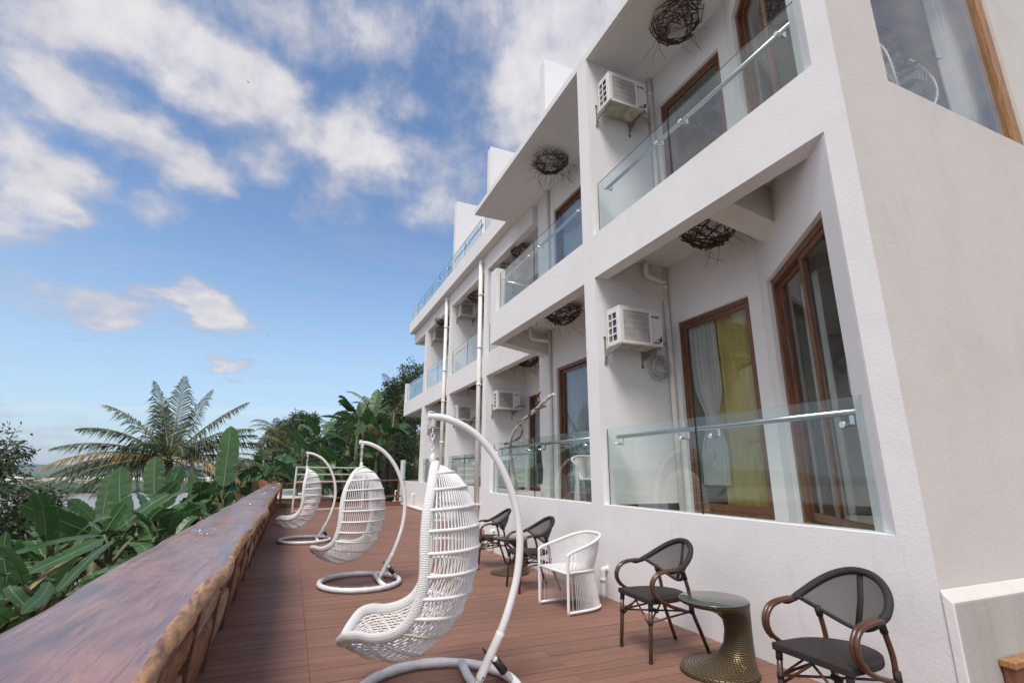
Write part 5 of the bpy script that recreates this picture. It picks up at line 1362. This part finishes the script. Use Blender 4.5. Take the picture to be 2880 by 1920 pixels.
# ---- leafy trees and bushes: many leaf-sized faces in clumps
def leaf_crown(mb, blobs, n, size, rnd, elong=2.2, m=0, shellness=.5, droop=.3):
    tot = sum(b[3] ** 2 for b in blobs)
    for cx, cy, cz, r, fz in blobs:
        cnt = int(n * r * r / tot)
        tw = []
        for k in range(max(8, cnt // 26)):
            u = rnd.uniform(-1, 1); a = rnd.uniform(0, 6.283); s_ = math.sqrt(1 - u * u); rr = r * (rnd.random() ** shellness)
            tw.append((Vector((s_ * math.cos(a), s_ * math.sin(a), u)), rr))
        for k in range(cnt):
            dv, rr = tw[k % len(tw)]
            p = Vector((cx + dv.x * rr, cy + dv.y * rr, cz + dv.z * rr * fz)) + Vector((rnd.gauss(0, 1), rnd.gauss(0, 1), rnd.gauss(0, .8))) * (size * .85)
            o_ = (dv + Vector((rnd.uniform(-.8, .8), rnd.uniform(-.8, .8), rnd.uniform(-.9, .6) - droop))).normalized()
            sd = o_.cross(Vector((rnd.uniform(-1, 1), rnd.uniform(-1, 1), rnd.uniform(-1, 1)))).normalized()
            L = size * rnd.uniform(.7, 1.3); w_ = L / elong
            i0 = len(mb.v); mb.v += [tuple(p), tuple(p + o_ * L * .5 + sd * w_ * .5), tuple(p + o_ * L + Vector((0, 0, -L * .15))), tuple(p + o_ * L * .5 - sd * w_ * .5)]
            mb.face([i0, i0 + 1, i0 + 2, i0 + 3], m)
def tree(label, name, cat, pos, h, blobs, n, size, mat, seed, group=None, elong=2.2, trunk=.2, droop=.3, ground=None):
    rnd = random.Random(seed); x, y = pos; z0 = gz(x, y) if ground is None else ground
    root = thing(name, label, cat, (x, y, z0), group)
    mb = MB(); leaf_crown(mb, [(x + a, y + b, c_, r_, f_) for a, b, c_, r_, f_ in blobs], n, size, rnd, elong, droop=droop); mb.build('crown', mat, root)
    tb_ = MB(); c0 = blobs[0]
    tb_.tube([(x, y, z0 - .3), (x + .03, y, (z0 + c0[2]) / 2), (x + c0[0] * .5, y + c0[1] * .5, c0[2])], [trunk, trunk * .8, trunk * .35], 8)
    for a, b, c_, r_, f_ in blobs[1:]:
        tb_.tube([(x, y, z0 + (c_ - z0) * .35), (x + a * .6, y + b * .6, z0 + (c_ - z0) * .75), (x + a, y + b, c_)], [trunk * .5, trunk * .3, trunk * .12], 6)
    tb_.build('trunk', 'bark', root)
    return root
GB = 'dark bushes at the left'
tree('tall dark leafy tree cut by the left picture edge', 'leafy_tree', 'tree', (-6.95, 16.5), 5, [(0, 0, .9, 1.25, 1.0), (.3, .3, 2.0, .55, 1.1), (-.8, .3, 1.6, 1.0, 1), (.75, -.2, -.2, .9, 1), (-.2, 0, -.9, 1.3, 1), (1.0, .3, .75, .35, .8)], 9500, .15, 'mango_leaf', 1, GB, 3.4)
tree('rounded dark bush in front of the bay, left of the coconut palm', 'leafy_bush', 'bush', (-6.55, 19.0), 3, [(0, 0, .15, .95, .75), (.9, .2, -.1, .7, .7), (-.8, -.3, -.3, .9, .8), (.2, .1, .75, .5, .6), (1.2, 0, -.7, .9, .7), (-.2, 0, -.9, 1.1, .8)], 9500, .15, 'mango_leaf', 2, GB, 3.4)
tree('brownish-green bush below the rounded dark bush', 'leafy_bush', 'bush', (-5.35, 15.5), 2.5, [(0, 0, -.75, 1.0, .7), (-1.1, .2, -.75, 1.0, .7), (1.0, .4, -1.1, .9, .6), (-2.0, 0, -1.0, 1.1, .8)], 9500, .15, 'mango_leaf', 3, GB, 3.6)
tree('low bush between the dark bush and the tall banana leaves', 'leafy_bush', 'bush', (-4.9, 22), 2, [(0, 0, -.3, .8, .6), (.8, .2, -.4, .7, .6), (-.9, 0, -.5, .9, .6), (1.9, .2, -.5, .8, .6)], 3000, .15, 'shrub_leaf', 4, GB, 3)
GT = 'trees on the hill behind the deck'
tree('big dark round-topped tree on the hill left of the banana leaves', 'hill_tree', 'tree', (.3, 68), 9, [(0, 0, 7.3, 1.9, .75), (-1.6, 0, 5.9, 1.7, .8), (1.0, .3, 7.9, 1.3, .7), (-2.6, 0, 4.4, 1.4, .8), (0, 0, 4.6, 2.0, .8), (-2.2, -.5, 2.6, 1.6, 1), (.9, 0, 5.6, 1.1, .8)], 14000, .26, 'tree_leaf', 11, GT, 1.8, .4)
hb = [((6.9, 41), [(0, 0, 6.8, 1.3, 1), (1.3, 0, 8.0, 1.2, .8), (-.9, 0, 5.8, 1.1, .9), (2.4, 0, 8.9, 1.1, .7), (.6, 0, 5.0, 1.8, 1)], 6000, 'dark tree on the slope at the hotel corner, highest against the sky'),
      ((5.0, 38), [(0, 0, 4.9, 1.3, 1), (.8, .3, 6.0, .9, .9), (-1.2, 0, 4.0, 1.2, .9), (0, 0, 3.4, 1.5, 1)], 5000, 'dark tree right behind the two huge banana leaves'),
      ((2.2, 44), [(0, 0, 3.3, 1.3, .8), (1.6, 0, 4.9, 1.2, .8), (-1.4, 0, 2.4, 1.2, .8), (.4, 0, 2.4, 1.6, .9)], 5000, 'bushy tree on the slope above the white frame'),
      ((-.6, 50), [(0, 0, 2.9, 1.4, .8), (1.6, 0, 2.6, 1.2, .8), (-1.4, 0, 2.6, 1.2, .8), (.3, 0, 2.0, 1.8, .8)], 5000, 'bushy tree below the round-topped hill tree'),
      ((9.5, 44), [(0, 0, 9.6, 1.8, .9), (-1.5, 0, 8.4, 1.5, .9), (1.5, 0, 9.2, 1.5, .9), (-.5, 0, 7.0, 1.9, 1)], 5000, 'tree high on the slope hidden partly by the hotel'),
      ((4.2, 34.5), [(0, 0, 2.6, 1.5, .9), (-1.5, 0, 2.0, 1.4, .9), (1.4, 0, 3.4, 1.4, .9), (0, 0, 1.2, 1.8, .8)], 5000, 'low dark tree in the middle of the slope behind the banana stems'),
      ((5.9, 36), [(0, 0, 4.6, 1.5, .9), (-1.0, 0, 3.4, 1.5, .9), (.8, 0, 5.6, 1.0, .9), (0, 0, 2.4, 1.8, .8)], 5000, 'dark tree behind the palm with hanging browned fronds'),
      ((1.6, 37), [(0, 0, 2.6, 1.5, .9), (-1.6, 0, 1.9, 1.4, .9), (1.5, 0, 3.0, 1.3, .9)], 4000, 'low dark tree behind the banana leaves left of the slope')]
for k, (p, bl, n_, lab) in enumerate(hb): tree(lab, 'hill_tree', 'tree', p, 6, bl, int(n_ * 1.7), .22, 'tree_leaf', 50 + k, GT, 2.0, .25)
GS = 'shrubs on the slope beyond the deck'
for k, (x, y, c_, r_, lab, mt_) in enumerate(((-1.5, 33, .6, 1.0, 'bright green shrub by the red earth bank', 'bright_leaf'), (-2.6, 36, .5, 1.3, 'bright green shrub beside the dark hut', 'bright_leaf'), (1.0, 30, .3, 1.3, 'dark shrub behind the white frame', 'shrub_leaf'), (3.0, 29, .6, 1.6, 'dark shrub behind the far railing', 'shrub_leaf'), (4.6, 31.5, 1.6, 1.9, 'dark shrub at the foot of the slope by the hotel', 'shrub_leaf'), (-.3, 31, -.1, 1.2, 'dark shrub near the end of the counter', 'shrub_leaf'),
                                               (-3.4, 31, -.4, 1.4, 'shrub behind the tall upright banana leaf', 'shrub_leaf'), (2.6, 34, 2.0, 2.0, 'dense shrub in the middle of the slope', 'shrub_leaf'), (-3.6, 44, .7, 1.7, 'shrub below the far round-topped tree', 'shrub_leaf'), (6.3, 34, 3.3, 2.0, 'dense shrub high on the slope beside the hotel', 'shrub_leaf'), (.6, 40, 2.0, 1.8, 'shrub under the ridge palms', 'shrub_leaf'))):
    tree(lab, 'shrub', 'shrub', (x, y), 1.5, [(0, 0, c_, r_, .8), (r_ * .8, .2, c_ - .3, r_ * .7, .8), (-r_ * .8, 0, c_ - .35, r_ * .75, .8)], 4600, .16, mt_, 90 + k, GS, 2.2, .08)
# undergrowth that reads as one mass
rg = random.Random(5); mb = MB()
for k in range(2600):
    y = rg.uniform(4, 34); x = rg.uniform(-14, -1.0) if y < 25.5 else rg.uniform(-12, 7)
    z = gz(x, y)
    for j in range(9):
        a = rg.uniform(0, 6.283); e = rg.uniform(.2, 1.3); L = rg.uniform(.2, .55)
        o_ = Vector((math.cos(a) * math.cos(e), math.sin(a) * math.cos(e), math.sin(e))); sd = Vector((-math.sin(a), math.cos(a), 0)) * L * .14
        p = Vector((x + rg.uniform(-.3, .3), y + rg.uniform(-.3, .3), z + rg.uniform(0, .35)))
        i0 = len(mb.v); mb.v += [tuple(p - sd * .3), tuple(p + o_ * L * .55 - sd), tuple(p + o_ * L + Vector((0, 0, -L * .3))), tuple(p + o_ * L * .55 + sd)]; mb.face([i0, i0 + 1, i0 + 2, i0 + 3])
structure(mb.build('undergrowth', 'shrub_leaf'), 'stuff', 'low green undergrowth covering the slope')

# ================================================================== HUTS
hut = thing('wooden_hut', 'small dark wooden hut with bluish roof among the plants beyond the counter', 'hut', (-3.0, 46, 0))
mb = MB(); wallseg(mb, (-4.2, 45), (-1.9, 45), (0, 1), .1, -1, 1.75, [(1.55, 1.95, .9, 1.45)]); mb.box(-4.2, -4.1, 45.1, 47, -1, 1.75); mb.box(-2.0, -1.9, 45.1, 47, -1, 1.75); mb.build('wall', 'hut_wood', hut)
mb = MB(); mb.hexa([(-4.5, 44.6, 1.70), (-1.6, 44.6, 1.70), (-1.6, 46, 2.35), (-4.5, 46, 2.35), (-4.5, 44.6, 1.76), (-1.6, 44.6, 1.76), (-1.6, 46, 2.41), (-4.5, 46, 2.41)]); mb.build('roof', 'tin_roof', hut)
mb = MB()
for a, b, c_, e in ((-2.68, -2.62, .88, 1.47), (-2.28, -2.22, .88, 1.47), (-2.62, -2.28, .88, .93), (-2.62, -2.28, 1.42, 1.47)): mb.box(a, b, 44.97, 45.0, c_, e)
mb.build('window_frame', 'white_metal', hut)
lt = thing('balcony_frame', 'small pinkish open frame on posts above the dark hut', 'frame', (-1.9, 44, 2.0))
mb = MB()
for x in (-2.06, -1.72, -1.50): mb.box(x, x + .04, 44, 44.04, 1.9, 2.6)
mb.box(-2.06, -1.46, 44, 44.04, 2.6, 2.65); mb.box(-2.06, -1.46, 43.98, 44.02, 1.95, 2.0); mb.build('frame', 'town_wall', lt)
ws = thing('shed', 'white roofed low shed below the far railing', 'shed', (.4, 27.5, -1))
mb = MB(); mb.hexa([(-.9, 25.6, .30), (2.0, 25.6, .30), (2.0, 29, .62), (-.9, 29, .62), (-.9, 25.6, .34), (2.0, 25.6, .34), (2.0, 29, .66), (-.9, 29, .66)]); mb.build('roof', 'white_sheet_roof', ws)
mb = MB(); mb.box(-.8, 1.9, 25.8, 28.8, -1.2, .29); mb.build('wall', 'white_sheet_roof', ws)

# ================================================================== LAND, WATER, FAR SHORE
mb = MB(); xs = []; rows = []
def axis(lo, hi, fine0, fine1, f, c_):
    o_ = []; v = lo
    while v < hi:
        o_.append(v); v += f if fine0 <= v <= fine1 else c_
    o_.append(hi); return o_
ax_ = axis(-110, 60, -16, 10, .8, 6); ay_ = axis(-30, 190, 2, 50, .8, 6)
for y in ay_: rows.append([(x, y, gz(x, y)) for x in ax_])
mb.grid(rows); structure(mb.build('hillside', 'soil'))
mb = MB(); rs = []
for i in range(9):
    rs.append([(-1.3 + 1.5 * (j / 8 - .5) + .1 * math.sin(i), 31.2 + .5 * i / 8 + .1 * math.sin(j * 2 + i), -.2 + 1.25 * i / 8 - .35 * abs(j / 8 - .5) + .08 * math.sin(j * 1.7 + i * 2)) for j in range(9)])
mb.grid(rs); structure(mb.build('earth_bank', 'red_earth'))
ZW = -24.0
mb = MB(); mb.grid([[(x, y, ZW) for x in (-6000, -2000, -600, -100, 600, 3000)] for y in (-500, 60, 300, 730, 1500, 9000)], smooth=False); structure(mb.build('bay_water', 'water'))
def land(name, mat, y0, y1, zf, x0, x1, nx, ny):
    rows = []
    for i in range(ny):
        y = y0 + (y1 - y0) * i / (ny - 1)
        rows.append([(x0 + (x1 - x0) * j / (nx - 1), y, zf(x0 + (x1 - x0) * j / (nx - 1), y)) for j in range(nx)])
    m_ = MB(); m_.grid(rows); return structure(m_.build(name, mat))
land('mud_flat', 'mud', 640, 780, lambda x, y: ZW - .4 + .9 * max(0, min(1, (y - 655 - 25 * noise.noise(Vector((x * .006, 0, 0)))) / 60)) , -900, 500, 60, 8)
land('far_land', 'far_wood', 735, 2300, lambda x, y: ZW - 1 + 4 * min(1, (y - 735) / 40) + (y - 760) * .004 * (y > 760) + 3.0 * noise.noise(Vector((x * .02, y * .02, 1))) * min(1, (y - 735) / 80), -2600, 1200, 160, 60)
land('far_hills', 'far_hill', 2200, 3600, lambda x, y: ZW + (48 + 10 * noise.noise(Vector((x * .0022, 0, 5))) + 7 * noise.noise(Vector((x * .008, y * .004, 6))) + 18 * math.exp(-((x + 610) / 75) ** 2) * math.exp(-((y - 2800) / 200) ** 2)) * max(0, 1 - ((y - 2850) / 660) ** 2) + 5 * noise.noise(Vector((x * .03, y * .02, 9))), -3200, 1600, 200, 40)
rt = random.Random(3); k = 0
for i in range(64):
    y = rt.uniform(880, 1350); u = rt.uniform(-.43, -.10); x = u * y
    wd, dp, h = rt.uniform(8, 24), rt.uniform(7, 11), rt.uniform(3.5, 7)
    zg = ZW - 1 + 4 + (y - 760) * .004 - 1.5
    root = thing('town_house', 'small pale house in the town across the bay', 'house', (x, y, zg), 'houses across the bay')
    mb = MB(); mb.box(x - wd / 2, x + wd / 2, y - dp / 2, y + dp / 2, zg, zg + h + 3); mb.build('wall', 'town_wall', root)
    mb = MB(); z_ = zg + h + 3; e = .6
    mb.v += [(x - wd / 2 - e, y - dp / 2 - e, z_), (x + wd / 2 + e, y - dp / 2 - e, z_), (x + wd / 2 + e, y + dp / 2 + e, z_), (x - wd / 2 - e, y + dp / 2 + e, z_), (x - wd / 3, y, z_ + 2.2), (x + wd / 3, y, z_ + 2.2)]
    for f_ in ((0, 1, 5, 4), (2, 3, 4, 5), (1, 2, 5), (3, 0, 4), (0, 3, 2, 1)): mb.face(list(f_))
    mb.build('roof', 'town_roof' if rt.random() < .5 else 'town_wall', root)
# shoreline wood
rg = random.Random(8); mb = MB()
for i in range(1500):
    y = 745 + abs(rg.gauss(0, 1)) * 90 if i < 800 else rg.uniform(880, 2100); x = y * rg.uniform(-.47, .06)
    r_ = rg.uniform(3, 7) if y < 900 else rg.uniform(4, 9); zg = ZW + 2.5 + max(0, y - 760) * .004
    b0 = len(mb.v); pr_ = []
    for a_i in range(3):
        ee = -.3 + a_i * .75; pr_.append([(x + r_ * math.cos(ee) * math.cos(q_ * 1.0472) * rg.uniform(.8, 1.2), y + r_ * math.cos(ee) * math.sin(q_ * 1.0472), zg + r_ * .8 * (math.sin(ee) + .3) * rg.uniform(.85, 1.15)) for q_ in range(6)])
    mb.grid(pr_, smooth=True, closed=True); mb.v.append((x, y, zg + r_ * 1.05)); t_ = len(mb.v) - 1
    for q_ in range(6): mb.face([b0 + 12 + q_, b0 + 12 + (q_ + 1) % 6, t_], smooth=True)
structure(mb.build('shore_wood', 'far_wood'), 'stuff', 'belt of trees along the far shore')
# birds
for (x, y, z), lab in (((-11.5, 60, 8.5), 'tiny bird in the lower left of the sky, above the palm'), ((-4.0, 62, 16.6), 'tiny bird in front of the small bright cloud'), ((-9, 55, 44), 'tiny bird high in the upper cloud bank')):
    mb = MB(); mb.v += [(x - .28, y, z + .07), (x - .09, y + .1, z + .03), (x, y + .15, z), (x + .09, y + .1, z + .03), (x + .28, y, z + .08), (x, y - .15, z - .01), (x - .06, y, z - .03), (x + .06, y, z - .03)]
    for f_ in ((0, 1, 6), (1, 2, 6), (2, 3, 7), (3, 4, 7), (2, 7, 5, 6)): mb.face(list(f_))
    tag(mb.build('bird', 'bird', None, loc=(x, y, z)), lab, 'bird', 'birds in the sky')

# wooden step at the near corner
stp = thing('wooden_bench', 'corner of a brown wooden bench by the side wall', 'bench', (4.2, 1.6, 0))
mb = MB(); mb.box(4.10, 5.6, 1.915, 1.995, .37, .41); mb.build('seat', 'door_wood_light', stp, .006)
mb = MB(); mb.box(4.115, 5.6, 1.925, 1.99, .0, .369); mb.build('front_board', 'rail_wood', stp, .004)

# ================================================================== AIR
mb = MB(); mb.box(-6100, 3100, -600, 9100, -34.5, 62)
hzo = structure(mb.build('haze', 'plaster'), 'stuff')
mt = bpy.data.materials.new('haze_air'); mt.use_nodes = True; mt.node_tree.nodes.clear(); q = NT(mt.node_tree)
pv = q.n('ShaderNodeVolumePrincipled', {'Color': (0.80, 0.88, 0.97, 1), 'Density': 0.00015, 'Anisotropy': 0.2})
q.n('ShaderNodeOutputMaterial', {'Volume': pv.outputs[0]})
hzo.data.materials.clear(); hzo.data.materials.append(mt)
sc.cycles.volume_bounces = 0
